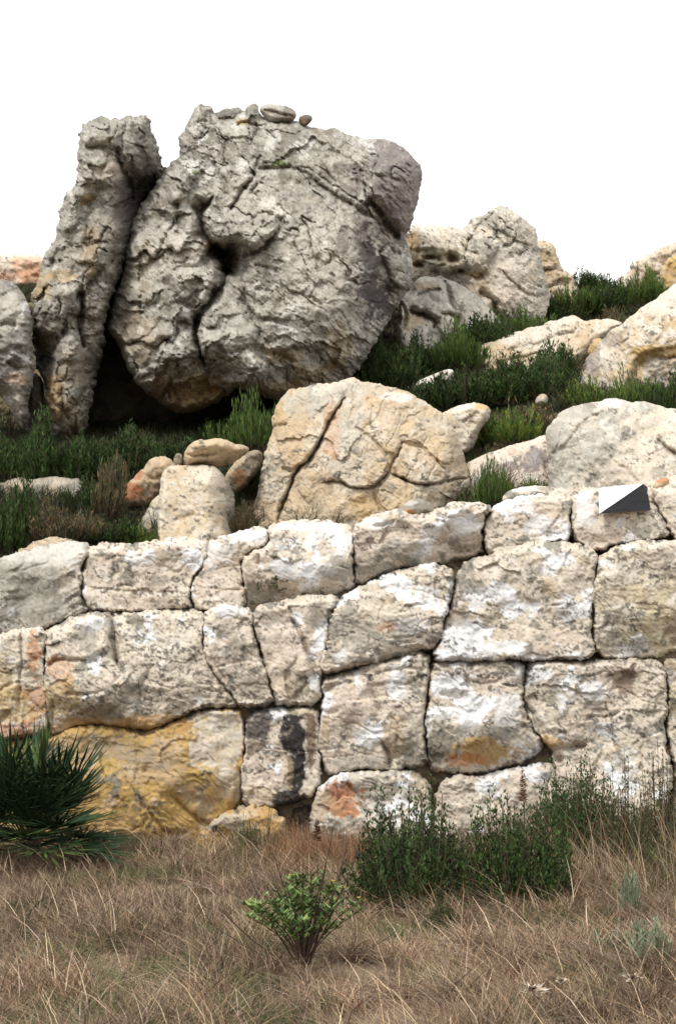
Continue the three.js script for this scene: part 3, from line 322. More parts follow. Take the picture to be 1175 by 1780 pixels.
// ---------------------------------------------------------------- the great boulder and its neighbours
const GT = ['ash2', 'ash', 'ash3'];
const LOBE = { lump: [0.75, 0.3], rough: [0.3, 0.09], pits: [0.28, 0.06, 0.45], flake: [0.6, 0.012] };
rock('great_boulder', 'huge grey cracked boulder overhanging the dark hollow on the hill', 'boulder', {
  out: [332, 206, 344, 181, 356, 179, 369, 185, 372, 196, 395, 189, 416, 187, 422, 196, 432, 184, 446, 180, 450, 196, 470, 208, 515, 208, 528, 214, 545, 226, 575, 221, 600, 232, 640, 243, 672, 241, 695, 255, 716, 268, 730, 286, 735, 310, 728, 342, 716, 385, 705, 410, 712, 440, 719, 460, 716, 482, 717, 502, 700, 514, 690, 532, 672, 562, 650, 600, 625, 640, 590, 680, 540, 720, 500, 735, 487, 702, 470, 693, 440, 686, 412, 672, 396, 690, 350, 710, 312, 724, 290, 710, 250, 680, 222, 645, 212, 610, 204, 590, 188, 577, 186, 560, 195, 522, 214, 482, 218, 450, 222, 420, 232, 382, 250, 350, 264, 330, 282, 302, 300, 282, 313, 270, 309, 242, 320, 228],
  z: 22.4, er: 16, bulge: 0.4, back: 3.6, warp: 2.6, wf: 0.04, seed: 400, step: 1.75,
  ctl: [[345, 190, -1.0], [430, 195, -1.0], [500, 225, -0.9], [600, 245, -0.9], [680, 260, -0.9], [725, 300, -1.0], [700, 300, -0.5], [660, 300, -0.2], [640, 270, -0.55], [680, 370, -0.35], [700, 400, -0.7], [660, 350, -0.05],
    [450, 300, -0.1], [400, 260, -0.5], [540, 300, -0.2], [480, 400, 0.5], [560, 400, 0.45], [560, 500, 0.85], [620, 420, 0.3], [625, 480, 0.5], [610, 560, 0.55], [660, 470, -0.15], [700, 490, -0.7], [670, 530, -0.45], [640, 380, 0.1], [590, 350, 0.1],
    [270, 460, 0.35], [300, 540, 0.8], [240, 570, 0.35], [205, 560, -0.2], [330, 420, 0.4], [290, 330, -0.25], [250, 400, -0.2], [330, 340, 0.05], [380, 330, 0.2],
    [300, 620, 0.9], [330, 650, 0.7], [330, 690, 0.05], [312, 715, -0.5], [250, 640, 0.3], [225, 620, 0.0], [280, 680, 0.0], [380, 660, 0.35], [400, 560, 0.9], [430, 590, 1.15], [440, 640, 1.0], [480, 680, 0.4], [490, 600, 1.0], [560, 630, 0.45], [590, 600, 0.5], [520, 560, 0.95], [450, 500, 0.75]],
  zones: [
    { p: [358, 400, 362, 380, 392, 372, 420, 378, 440, 395, 470, 400, 492, 378, 500, 385, 478, 412, 455, 432, 440, 438, 425, 420, 400, 426, 372, 420], h: 0.26, e: 20, gy: 0.4 },
    { p: [342, 590, 345, 565, 360, 545, 385, 536, 420, 535, 438, 555, 450, 575, 440, 600, 455, 625, 470, 640, 440, 680, 400, 670, 370, 650, 352, 622], h: 0.28, e: 20 },
    { p: [440, 540, 460, 532, 490, 538, 512, 545, 500, 556, 470, 552, 450, 556], h: 0.16, e: 7 },
    { p: [455, 572, 462, 556, 490, 562, 520, 575, 540, 595, 545, 605, 520, 602, 480, 612, 455, 600], h: 0.14, e: 8 },
    { p: [632, 255, 668, 245, 712, 268, 732, 300, 726, 345, 704, 408, 694, 412, 668, 372, 640, 345, 634, 300], h: 0.3, e: 14, gx: -0.15 },
    { p: [660, 432, 690, 418, 708, 440, 716, 465, 714, 500, 690, 500, 672, 470], h: 0.22, e: 12 },
    { p: [268, 620, 290, 590, 320, 575, 345, 590, 350, 625, 320, 640, 300, 622, 280, 640], h: 0.16, e: 16 },
    { p: [225, 660, 250, 642, 285, 625, 290, 642, 262, 668, 240, 680], h: 0.12, e: 10 },
    { p: [190, 570, 200, 555, 216, 548, 222, 560, 204, 590], h: 0.15, e: 10 },
    { p: [232, 455, 225, 425, 245, 400, 272, 398, 280, 420, 268, 452, 240, 465], h: 0.2, e: 14 },
    { p: [290, 345, 285, 312, 310, 285, 345, 278, 352, 300, 330, 322, 320, 350, 300, 358], h: 0.25, e: 18 },
    { p: [302, 470, 340, 462, 382, 466, 372, 500, 350, 540, 320, 530, 300, 500], h: 0.12, e: 10 },
    { p: [345, 183, 365, 186, 345, 245, 322, 262, 318, 235], h: 0.1, e: 8 }, { p: [372, 198, 415, 190, 414, 205, 380, 210], h: 0.12, e: 6 },
  ],
  cracks: [
    { p: [372, 345, 352, 362, 350, 400, 362, 425, 388, 440, 398, 470, 385, 495, 365, 520, 345, 548, 335, 575, 345, 605, 356, 640], w: 9, d: 0.75 }, { p: [366, 426, 382, 440, 404, 436, 404, 455, 394, 482], w: 16, d: 1.3 },
    { p: [446, 298, 430, 322, 412, 348, 396, 370], w: 3.5, d: 0.22 }, { p: [456, 270, 447, 280, 446, 298], w: 3, d: 0.12 }, { p: [446, 298, 470, 292, 505, 288, 540, 310, 570, 335, 600, 350, 640, 372, 662, 392], w: 5, d: 0.2 }, { p: [520, 290, 548, 298, 575, 322, 592, 326], w: 3, d: 0.1 },
    { p: [496, 376, 482, 405, 465, 428, 440, 442, 416, 454], w: 6, d: 0.3 }, { p: [436, 398, 440, 380, 452, 368, 470, 372, 490, 380], w: 3, d: 0.1 }, { p: [570, 258, 600, 272, 622, 290, 634, 312, 638, 350], w: 3.5, d: 0.1 },
    { p: [640, 342, 660, 370, 680, 395, 694, 418], w: 9, d: 0.4 }, { p: [568, 396, 580, 425, 594, 458], w: 2.6, d: 0.07 }, { p: [655, 440, 680, 432, 700, 445], w: 6, d: 0.2 },
    { p: [440, 460, 468, 466, 490, 478], w: 4, d: 0.1 }, { p: [440, 505, 470, 503], w: 5, d: 0.1 }, { p: [425, 500, 428, 535, 445, 552, 450, 580, 470, 600], w: 5, d: 0.16 }, { p: [380, 600, 395, 618, 420, 610, 440, 600, 466, 612, 500, 622, 520, 628], w: 4, d: 0.12 },
    { p: [310, 350, 306, 385, 290, 410, 272, 445, 262, 465], w: 3.5, d: 0.14 }, { p: [395, 340, 392, 318, 382, 300, 368, 280], w: 4, d: 0.14 }, { p: [250, 505, 245, 540, 258, 555], w: 3.5, d: 0.12 }, { p: [300, 466, 330, 462, 355, 466], w: 3, d: 0.08 },
    { p: [412, 222, 416, 213, 440, 216, 474, 221], w: 3, d: 0.12 }, { p: [215, 600, 250, 590, 280, 560], w: 3, d: 0.08 }, { p: [292, 650, 310, 680, 312, 715], w: 4, d: 0.1 }, { p: [480, 600, 500, 640, 495, 690], w: 3, d: 0.06 }, { p: [590, 540, 610, 575, 600, 610], w: 3, d: 0.06 },
  ],
  bumps: [[255, 520, 20, 18, 0.14], [320, 500, 26, 22, 0.12], [240, 610, 22, 18, 0.12], [300, 440, 24, 20, 0.1], [335, 385, 22, 18, 0.12], [285, 490, 18, 16, -0.14], [262, 430, 14, 10, -0.16], [340, 360, 16, 12, -0.1], [400, 300, 20, 14, 0.1], [350, 265, 18, 14, 0.1], [365, 255, 12, 10, -0.12], [640, 430, 14, 30, -0.12], [440, 420, 10, 8, 0.1]],
  nm: (x, y) => { const l = sst(400, 340, x + (y > 520 ? (520 - y) * 0.5 : 0)), top = sst(300, 240, y), lo = sst(560, 640, y); return [0.55 + 1.5 * l + 0.3 * lo, 0.55 + 0.5 * l + 0.5 * lo + 0.5 * top, 1.15 - 0.9 * l]; },
  n: { big: [1.6, 0.16], lump: [0.7, 0.1], dome: [0.52, 0.12], facet: [0.45, 0.12], fiss: [-52, 1.3, 0.42, 0.09], rough: [0.26, 0.06], stri: [-48, 0.8, 0.15, 0.1], flake: [0.7, 0.02], pits: [0.22, 0.03, 0.35] },
  col: { t: ['ash2', 'ash', 'ash3'], white: 0.32, wc: 'crust', mo: 0.6, grey: 0.3, speck: 0.6, b: [
    [560, 450, 70, 100, 'pale', 0.35], [310, 430, 60, 50, 'pale', 0.4], [440, 350, 60, 50, 'pale', 0.3], [350, 700, 60, 26, 'tan', 0.75], [335, 675, 60, 30, 'ochre', 0.45], [270, 690, 50, 30, 'brown', 0.6], [300, 660, 40, 26, 'brown', 0.5], [500, 690, 60, 30, 'tan', 0.6], [490, 620, 50, 14, 'tan', 0.6], [540, 660, 40, 30, 'tan', 0.4], [590, 600, 26, 40, 'sand', 0.4],
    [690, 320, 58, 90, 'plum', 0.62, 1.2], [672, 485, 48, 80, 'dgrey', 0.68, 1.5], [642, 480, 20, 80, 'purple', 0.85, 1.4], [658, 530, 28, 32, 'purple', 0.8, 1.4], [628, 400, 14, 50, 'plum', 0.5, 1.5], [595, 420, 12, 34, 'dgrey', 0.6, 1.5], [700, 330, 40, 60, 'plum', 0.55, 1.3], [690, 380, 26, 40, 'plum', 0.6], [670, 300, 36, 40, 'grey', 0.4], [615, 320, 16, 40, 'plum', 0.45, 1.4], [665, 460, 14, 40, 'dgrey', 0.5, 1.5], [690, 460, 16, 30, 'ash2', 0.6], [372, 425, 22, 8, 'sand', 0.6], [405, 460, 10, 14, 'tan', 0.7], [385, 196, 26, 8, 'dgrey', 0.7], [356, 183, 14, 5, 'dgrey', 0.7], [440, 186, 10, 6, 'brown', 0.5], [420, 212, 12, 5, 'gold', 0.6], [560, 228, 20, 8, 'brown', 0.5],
    [345, 300, 9, 7, 'moss', 0.7], [485, 284, 18, 4, 'moss', 0.9], [395, 470, 8, 5, 'moss', 0.8], [245, 470, 40, 60, 'yellow', 0.2], [240, 590, 50, 50, 'tan', 0.35], [400, 580, 40, 40, 'ash2', 0.5]] },
});
rock('perched_stone', 'rounded slab perched on the crest of the great boulder', 'stone', { out: [449, 191, 460, 181, 488, 182, 511, 189, 516, 199, 511, 212, 488, 214, 466, 212], z: 23.2, er: 10, bulge: 0.2, back: 0.4, warp: 1, seed: 431, n: { rough: [0.3, 0.05] }, cracks: [{ p: [458, 192, 480, 195, 508, 205], w: 3, d: 0.08 }], col: { t: GT, grey: 0.5, b: [[470, 194, 20, 5, 'brown', 0.6], [505, 205, 10, 5, 'brown', 0.6]] } });
rock('perched_stone', 'small dark stone balanced on the crest of the great boulder', 'stone', { out: [518, 207, 524, 200, 537, 199, 545, 205, 538, 216, 530, 221, 524, 219], z: 23.2, er: 8, bulge: 0.12, back: 0.2, warp: 0.8, seed: 441, n: { rough: [0.2, 0.03] }, col: { t: ['brown', 'ash3', 'dgrey'] } });
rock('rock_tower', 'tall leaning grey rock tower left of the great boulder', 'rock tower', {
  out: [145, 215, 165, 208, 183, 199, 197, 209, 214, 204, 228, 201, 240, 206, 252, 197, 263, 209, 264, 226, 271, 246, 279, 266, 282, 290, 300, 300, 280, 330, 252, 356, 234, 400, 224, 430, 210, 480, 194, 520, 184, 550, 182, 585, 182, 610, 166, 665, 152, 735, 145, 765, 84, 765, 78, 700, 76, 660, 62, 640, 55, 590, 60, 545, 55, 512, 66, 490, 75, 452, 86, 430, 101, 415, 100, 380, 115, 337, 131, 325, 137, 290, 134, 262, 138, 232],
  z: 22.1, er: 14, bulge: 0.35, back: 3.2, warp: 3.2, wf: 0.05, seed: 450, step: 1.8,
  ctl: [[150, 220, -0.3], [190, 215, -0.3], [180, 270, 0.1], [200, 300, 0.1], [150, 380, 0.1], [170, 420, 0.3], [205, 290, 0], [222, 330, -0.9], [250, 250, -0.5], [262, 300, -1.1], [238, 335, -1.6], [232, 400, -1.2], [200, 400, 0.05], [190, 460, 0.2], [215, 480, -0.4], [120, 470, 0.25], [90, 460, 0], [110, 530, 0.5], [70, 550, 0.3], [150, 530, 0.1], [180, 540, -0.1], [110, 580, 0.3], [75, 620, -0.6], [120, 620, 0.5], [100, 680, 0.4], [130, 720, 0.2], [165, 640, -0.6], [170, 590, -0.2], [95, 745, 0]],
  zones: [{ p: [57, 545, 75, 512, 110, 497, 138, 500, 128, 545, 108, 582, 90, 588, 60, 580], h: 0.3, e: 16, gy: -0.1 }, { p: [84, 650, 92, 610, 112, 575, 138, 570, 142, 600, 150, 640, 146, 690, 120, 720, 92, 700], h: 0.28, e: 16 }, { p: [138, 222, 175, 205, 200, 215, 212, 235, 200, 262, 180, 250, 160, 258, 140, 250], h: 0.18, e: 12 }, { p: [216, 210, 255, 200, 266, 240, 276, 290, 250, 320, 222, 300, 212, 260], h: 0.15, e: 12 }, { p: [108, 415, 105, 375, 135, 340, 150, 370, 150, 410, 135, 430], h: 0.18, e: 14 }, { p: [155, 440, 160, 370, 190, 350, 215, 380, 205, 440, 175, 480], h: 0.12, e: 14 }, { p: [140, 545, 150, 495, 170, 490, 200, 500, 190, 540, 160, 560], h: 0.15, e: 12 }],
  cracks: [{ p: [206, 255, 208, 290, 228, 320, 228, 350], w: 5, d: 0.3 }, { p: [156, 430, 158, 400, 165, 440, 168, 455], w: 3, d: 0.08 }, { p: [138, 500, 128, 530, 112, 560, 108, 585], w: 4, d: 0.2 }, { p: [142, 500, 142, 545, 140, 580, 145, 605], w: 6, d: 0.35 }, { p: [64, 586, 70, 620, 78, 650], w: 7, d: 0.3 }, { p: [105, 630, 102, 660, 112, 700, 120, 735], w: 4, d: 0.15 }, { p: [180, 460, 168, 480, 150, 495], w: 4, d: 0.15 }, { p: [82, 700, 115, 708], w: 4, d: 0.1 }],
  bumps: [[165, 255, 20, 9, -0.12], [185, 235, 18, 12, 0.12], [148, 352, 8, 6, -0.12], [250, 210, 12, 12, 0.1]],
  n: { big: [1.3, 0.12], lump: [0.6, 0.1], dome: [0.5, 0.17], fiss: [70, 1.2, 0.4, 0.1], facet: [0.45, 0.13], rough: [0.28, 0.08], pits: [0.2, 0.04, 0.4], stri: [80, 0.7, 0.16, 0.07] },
  col: { t: ['ash', 'ash2', 'ash3'], white: 0.25, wc: 'crust', mo: 0.6, grey: 0.4, speck: 0.6, b: [[252, 275, 26, 70, 'dgrey', 0.65], [240, 335, 30, 60, 'dgrey', 0.7], [220, 350, 26, 60, 'plum', 0.6], [215, 460, 24, 60, 'dgrey', 0.55], [155, 430, 20, 50, 'tan', 0.5], [150, 345, 14, 12, 'gold', 0.5], [185, 300, 40, 16, 'pink', 0.35], [110, 480, 26, 12, 'gold', 0.35], [75, 500, 20, 30, 'gold', 0.35], [95, 690, 14, 50, 'ochre', 0.5], [125, 720, 20, 40, 'tan', 0.4], [130, 640, 30, 40, 'tan', 0.3], [160, 235, 50, 26, 'ash2', 0.4]] },  // dark right flank blotches: purple-grey stain with the recess shade painted in
});
rock('boulder', 'grey boulder at the left edge beside the rock tower', 'boulder', { out: [-80, 470, 0, 485, 24, 489, 44, 513, 55, 545, 58, 600, 61, 640, 53, 682, 49, 745, 38, 745, 24, 720, 8, 692, -8, 684, -80, 670], z: 21.4, er: 26, bulge: 0.5, back: 2, seed: 470, ctl: [[0, 500, -0.2], [20, 570, 0.2], [30, 640, 0.1], [40, 720, -0.1], [-40, 600, 0.1]], cracks: [{ p: [0, 568, 14, 562, 32, 566], w: 5, d: 0.15 }, { p: [10, 630, 30, 645, 48, 640], w: 4, d: 0.1 }], n: { lump: [0.6, 0.14], rough: [0.3, 0.08], pits: [0.3, 0.06, 0.3] }, col: { mo: 0.35, t: ['ash2', 'plum', 'ash'], white: 0.15, grey: 0.35, b: [[20, 535, 40, 30, 'ash2', 0.6], [30, 660, 20, 12, 'rose', 0.5], [15, 615, 36, 30, 'grey', 0.4], [20, 690, 26, 30, 'pale', 0.4]] } });
rock('dark_rock', 'dark narrow rock wedged between the left boulder and the rock tower', 'rock', { out: [44, 765, 46, 690, 54, 655, 66, 648, 80, 680, 84, 765], z: 22.6, er: 12, bulge: 0.3, back: 0.8, seed: 480, n: { rough: [0.3, 0.1] }, col: { t: ['ash3', 'dgrey', 'brown'], speck: 0.3 } });
rock('added_hollow_rock', 'dark rock added behind the hollow under the great boulder to close off the light', 'rock', { out: [120, 780, 150, 560, 200, 420, 250, 300, 285, 285, 320, 400, 440, 560, 560, 660, 560, 790, 120, 800], z: 25.2, er: 40, bulge: 0.5, back: 1.5, step: 5, seed: 490, n: { rough: [0.6, 0.2] }, col: { t: ['ash3', 'dgrey', 'brown'], speck: 0.3 } });  // added rock that keeps light from entering the hollow from behind
rock('distant_rock', 'pinkish rock on the skyline at the far left', 'rock', { out: [-80, 452, 0, 445, 40, 443, 70, 446, 88, 455, 84, 500, 60, 540, -80, 540], z: 35, er: 12, bulge: 0.5, back: 2, seed: 500, n: { lump: [1, 0.2], rough: [0.5, 0.12] }, col: { t: ['rose', 'pink', 'cream'], b: [[60, 480, 30, 20, 'orange', 0.5], [20, 478, 40, 8, 'rust', 0.4]] } });
console.log('boulder', Date.now() % 1e6);

// ---------------------------------------------------------------- middle and left rocks
rock('pale_boulder', 'broad cream boulder with a long slanting crack just behind the ledge', 'boulder', {
  out: [424, 935, 440, 880, 454, 832, 460, 792, 470, 757, 477, 742, 472, 735, 480, 710, 491, 690, 508, 675, 560, 668, 598, 660, 612, 654, 632, 665, 680, 672, 710, 680, 750, 704, 772, 722, 792, 752, 806, 790, 816, 820, 836, 860, 856, 888, 856, 960, 600, 985, 424, 990],
  z: 17.2, er: 18, bulge: 0.35, back: 1.8, warp: 2.4, seed: 510, step: 1.45, sharp: true,
  ctl: [[500, 690, -0.35], [600, 672, -0.45], [700, 690, -0.45], [770, 740, -0.45], [600, 740, -0.05], [700, 760, -0.05], [540, 800, 0.1], [460, 870, 0.05], [640, 800, 0.15], [640, 870, 0.25], [780, 800, -0.1], [760, 860, 0.12], [820, 850, -0.4], [830, 890, -0.5], [560, 900, 0.25], [480, 800, 0], [720, 900, 0.2]],
  zones: [{ p: [560, 840, 557, 810, 578, 772, 612, 746, 638, 755, 664, 785, 679, 810, 651, 845, 613, 853, 587, 834], h: 0.075, e: 3 }, { p: [698, 768, 740, 780, 774, 819, 774, 838, 728, 842, 679, 823], h: 0.05, e: 3 }, { p: [612, 740, 640, 690, 690, 690, 750, 720, 790, 780, 776, 815, 742, 776, 698, 762, 680, 800, 640, 752], h: 0.05, e: 4 }, { p: [484, 712, 512, 680, 590, 670, 600, 684, 560, 760, 516, 815, 492, 810, 478, 760], h: 0.07, e: 5 }, { p: [649, 855, 679, 826, 728, 846, 735, 862, 700, 890, 664, 885], h: 0.04, e: 3 }],
  cracks: [{ p: [598, 688, 578, 725, 560, 760, 540, 800, 514, 815, 502, 850, 495, 875, 480, 912], w: 2.8, d: 0.24 }, { p: [560, 760, 535, 805, 530, 815], w: 3, d: 0.08 }, { p: [700, 762, 690, 790, 679, 812, 672, 828, 647, 848, 613, 853, 587, 834, 560, 841], w: 2.4, d: 0.12 }, { p: [679, 823, 728, 844, 774, 839, 818, 826], w: 2.4, d: 0.12 }, { p: [700, 767, 740, 780, 774, 819], w: 2.6, d: 0.05 }, { p: [647, 850, 650, 868, 664, 888], w: 2.8, d: 0.05 }, { p: [472, 745, 486, 742, 500, 736], w: 3, d: 0.06 }, { p: [640, 745, 648, 715, 640, 690], w: 3, d: 0.05 }, { p: [490, 812, 510, 818], w: 3, d: 0.05 }],
  n: { big: [1, 0.08], fiss: [60, 1.2, 0.5, 0.03], facet: [0.5, 0.05], rough: [0.3, 0.03], flake: [0.6, 0.012], stri: [60, 0.8, 0.15, 0.02] },
  col: { t: ['sand', 'cream', 'tan'], white: 0, mo: 0.25, wc: 'pale', grey: 0.1, speck: 0.3, b: [[530, 700, 60, 26, 'ash2', 0.65], [610, 740, 34, 40, 'ash2', 0.5], [620, 680, 60, 14, 'ash2', 0.5], [690, 690, 30, 10, 'white', 0.5], [575, 745, 16, 50, 'orange', 0.3], [630, 880, 34, 28, 'gold', 0.5], [560, 880, 60, 40, 'sand', 0.6], [820, 870, 40, 30, 'ash3', 0.7], [795, 780, 24, 40, 'ash', 0.45], [485, 720, 8, 26, 'gold', 0.5], [700, 720, 60, 24, 'tan', 0.3], [670, 860, 40, 24, 'sand', 0.5], [745, 715, 20, 12, 'gold', 0.35], [525, 730, 14, 20, 'tan', 0.5], [735, 865, 30, 14, 'tan', 0.4]] },  // ash blotches at the right edge paint the shaded facet
});
rock('upright_block', 'upright cream block with a pale front and shade painted grey on its right side', 'rock', { out: [274, 985, 276, 880, 280, 828, 289, 813, 305, 806, 332, 809, 366, 807, 386, 820, 405, 850, 409, 880, 413, 930, 416, 985], z: 16.4, er: 9, bulge: 0.15, back: 0.9, warp: 1.8, seed: 520, ctl: [[280, 850, 0.1], [365, 830, 0.2], [378, 880, 0.22], [392, 930, 0.22], [402, 860, -0.5], [408, 900, -0.5], [412, 930, -0.45], [320, 900, 0.2], [330, 815, -0.1]], n: { big: [0.7, 0.05], rough: [0.2, 0.03], flake: [0.5, 0.012] }, cracks: [{ p: [300, 905, 330, 898, 360, 900], w: 3, d: 0.03 }], col: { t: ['cream', 'sand', 'pale'], mo: 0.25, wc: 'pale', grey: 0.12, speck: 0.35, b: [[400, 885, 15, 70, 'ash', 0.75], [310, 930, 30, 20, 'tan', 0.4], [360, 850, 14, 20, 'yellow', 0.4]] } });  // ash blotch paints the right face as if shaded
rock('cap_rock', 'layered brown cap rock on top of the upright block', 'rock', { out: [318, 806, 322, 782, 335, 766, 360, 763, 390, 763, 406, 770, 426, 773, 436, 782, 416, 796, 402, 806, 380, 814, 362, 810, 345, 808, 326, 816], z: 16.7, er: 14, bulge: 0.3, back: 0.6, warp: 1.6, seed: 530, ctl: [[350, 780, 0.05], [390, 785, 0.08], [400, 798, -0.25], [425, 780, -0.2], [340, 805, 0]], cracks: [{ p: [322, 792, 350, 793, 380, 788], w: 3, d: 0.08 }], n: { stri: [6, 0.5, 0.06, 0.04], rough: [0.2, 0.03] }, col: { t: ['tan', 'sand', 'ash3'], speck: 0.3 } });
rock('rust_rock', 'rust-stained rock in the bushes left of the upright block', 'rock', { out: [206, 858, 216, 844, 238, 824, 252, 811, 261, 797, 280, 792, 298, 797, 310, 815, 300, 850, 280, 870, 262, 885, 236, 888, 214, 884], z: 17.3, er: 16, bulge: 0.3, back: 0.6, warp: 2, seed: 540, cracks: [{ p: [240, 822, 256, 828, 270, 834], w: 3, d: 0.06 }], n: { lump: [0.4, 0.08], rough: [0.2, 0.04] }, col: { t: ['tan', 'ash3', 'brown'], b: [[225, 852, 20, 22, 'rust', 0.9], [240, 826, 14, 12, 'rust', 0.9], [280, 805, 20, 14, 'sand', 0.6]] } });
rock('leaning_rock', 'pale leaning slab against the left side of the upright block', 'rock', { out: [220, 960, 230, 925, 246, 905, 262, 876, 276, 858, 290, 858, 290, 985, 225, 985], z: 16.75, er: 12, bulge: 0.2, back: 0.4, warp: 1.5, seed: 550, n: { rough: [0.2, 0.03] }, col: { t: ['pale', 'cream', 'yellow'], grey: 0.15 } });
rock('slim_rock', 'slim tan rock leaning between the cap rock and the pale boulder', 'rock', { out: [384, 840, 400, 812, 428, 786, 446, 781, 458, 788, 456, 812, 442, 832, 424, 850, 400, 870, 386, 860], z: 17.6, er: 12, bulge: 0.25, back: 0.5, warp: 1.6, seed: 560, n: { rough: [0.2, 0.04], lump: [0.4, 0.06] }, col: { t: ['tan', 'ash3', 'sand'], b: [[418, 830, 12, 16, 'orange', 0.5]] } });
rock('loose_stone', 'round pebble-like stone beside the cap rock', 'stone', { out: [302, 806, 303, 792, 311, 786, 318, 792, 319, 808, 310, 812], z: 16.6, er: 8, bulge: 0.08, back: 0.12, warp: 0.6, seed: 565, n: { rough: [0.15, 0.02] }, col: { t: ['tan', 'ash3', 'sand'] } });
rock('flat_rock', 'flat pale slab among the bushes at the left edge', 'rock', { out: [-80, 848, 0, 838, 40, 832, 90, 829, 140, 830, 156, 840, 152, 885, 60, 895, -80, 900], z: 17.6, er: 20, bulge: 0.35, back: 0.6, seed: 570, ctl: [[0, 840, -0.2], [100, 835, -0.2], [60, 870, 0.1], [140, 870, 0.05]], n: { rough: [0.3, 0.05], stri: [3, 0.6, 0.08, 0.03] }, col: { t: ['ash', 'ash3', 'tan'], mo: 0.4, wc: 'ash2', grey: 0.35, b: [[80, 836, 70, 8, 'cream', 0.4]] } });
rock('low_rock', 'low brown rounded rock behind the left end of the ledge', 'rock', { out: [-60, 1000, 0, 975, 40, 950, 85, 934, 120, 932, 140, 945, 140, 985, 60, 1000], z: 14.9, er: 18, bulge: 0.25, back: 0.4, seed: 575, n: { rough: [0.3, 0.05] }, col: { t: ['tan', 'plum', 'sand'], mo: 0.3, wc: 'pink' } });
console.log('mid', Date.now() % 1e6);

// ---------------------------------------------------------------- rocks on the right of the hill
rock('peaked_boulder', 'pale peaked boulder with honeycomb holes right of the great boulder', 'boulder', {
  out: [690, 400, 706, 389, 740, 392, 775, 394, 800, 396, 815, 390, 816, 380, 826, 376, 843, 376, 846, 364, 862, 360, 872, 356, 890, 366, 904, 374, 920, 388, 932, 400, 933, 420, 941, 450, 948, 480, 958, 520, 940, 575, 860, 625, 740, 625, 690, 580],
  z: 26.5, er: 14, bulge: 0.4, back: 2.2, warp: 2, wf: 0.05, seed: 580, step: 1.8,
  ctl: [[720, 400, -0.8], [720, 440, -0.7], [770, 400, -0.5], [770, 440, 0], [820, 420, 0.2], [850, 390, -0.1], [880, 380, -0.2], [920, 410, -0.4], [860, 460, 0.5], [850, 510, 0.6], [900, 470, 0.3], [940, 510, -0.3], [880, 540, 0.5], [780, 480, -0.1], [820, 500, 0.3], [740, 480, -0.6]],
  zones: [{ p: [728, 432, 745, 424, 770, 425, 800, 424, 812, 440, 805, 470, 780, 480, 750, 466, 730, 454], h: 0.22, e: 8 }, { p: [812, 440, 824, 410, 840, 400, 868, 414, 870, 430, 850, 455, 838, 475, 812, 470, 805, 455], h: 0.25, e: 14 }, { p: [845, 370, 870, 358, 890, 370, 930, 405, 930, 430, 900, 420, 870, 400, 846, 395], h: 0.15, e: 10 }],
  cracks: [{ p: [815, 412, 810, 435, 804, 455], w: 3, d: 0.2 }, { p: [870, 470, 890, 490, 905, 502, 940, 520], w: 3, d: 0.12 }, { p: [832, 508, 850, 512, 862, 540, 870, 570], w: 5, d: 0.3 }, { p: [868, 358, 885, 372, 900, 392], w: 3, d: 0.12 }, { p: [815, 478, 830, 484, 840, 476], w: 4, d: 0.15 }],
  bumps: [[785, 449, 9, 8, -0.5], [750, 447, 13, 5, -0.55], [740, 436, 14, 4, -0.35], [765, 450, 5, 5, -0.35], [800, 470, 10, 5, -0.3], [730, 460, 12, 5, -0.4], [848, 388, 12, 8, -0.12], [780, 478, 8, 5, -0.15]],
  n: { big: [1.2, 0.1], rough: [0.3, 0.07], pits: [0.35, 0.06, 0.3], stri: [-60, 0.8, 0.14, 0.07], fiss: [-55, 1.2, 0.5, 0.1], facet: [0.5, 0.1], flake: [0.7, 0.02] },
  col: { t: ['cream', 'pale', 'ash2'], mo: 0.4, wc: 'pale', white: 0.1, grey: 0.3, speck: 0.5, b: [[715, 440, 26, 34, 'sand', 0.7], [718, 420, 20, 14, 'ochre', 0.4], [850, 385, 26, 16, 'grey', 0.5], [840, 430, 26, 24, 'ash', 0.6], [770, 440, 40, 16, 'yellow', 0.5], [780, 452, 30, 14, 'yellow', 0.5], [880, 500, 50, 50, 'pink', 0.35], [830, 500, 20, 20, 'sand', 0.5], [905, 400, 24, 20, 'grey', 0.4], [825, 478, 16, 6, 'ochre', 0.5]] },
});
rock('blocky_rock', 'low grey-green blocky rock in front of the peaked boulder', 'rock', { out: [690, 560, 691, 522, 698, 513, 712, 509, 720, 490, 735, 480, 756, 483, 766, 479, 778, 486, 802, 496, 832, 516, 856, 540, 876, 570, 850, 625, 700, 625, 690, 590], z: 25.2, er: 12, bulge: 0.35, back: 1.3, warp: 1.6, seed: 590, ctl: [[740, 490, -0.3], [720, 540, 0.1], [770, 530, 0.1], [820, 530, -0.1], [770, 570, 0.25], [850, 560, -0.2]], zones: [{ p: [712, 536, 722, 520, 760, 500, 785, 530, 780, 545, 757, 558], h: 0.12, e: 8 }, { p: [757, 575, 764, 548, 782, 546, 790, 570, 780, 600], h: 0.1, e: 7 }], cracks: [{ p: [768, 484, 778, 500, 784, 530], w: 4, d: 0.3 }, { p: [712, 538, 735, 545, 757, 560, 752, 570], w: 4.5, d: 0.35 }, { p: [764, 548, 782, 546, 800, 556], w: 4, d: 0.25 }, { p: [692, 525, 705, 545, 700, 570], w: 4, d: 0.2 }, { p: [722, 512, 745, 506, 766, 500], w: 4, d: 0.15 }], n: { rough: [0.3, 0.05], big: [0.8, 0.06] }, col: { t: ['ash2', 'pale', 'ash'], grey: 0.25, b: [[740, 495, 20, 10, 'sand', 0.5], [715, 560, 20, 14, 'gold', 0.4], [735, 485, 26, 6, 'pale', 0.6]] } });
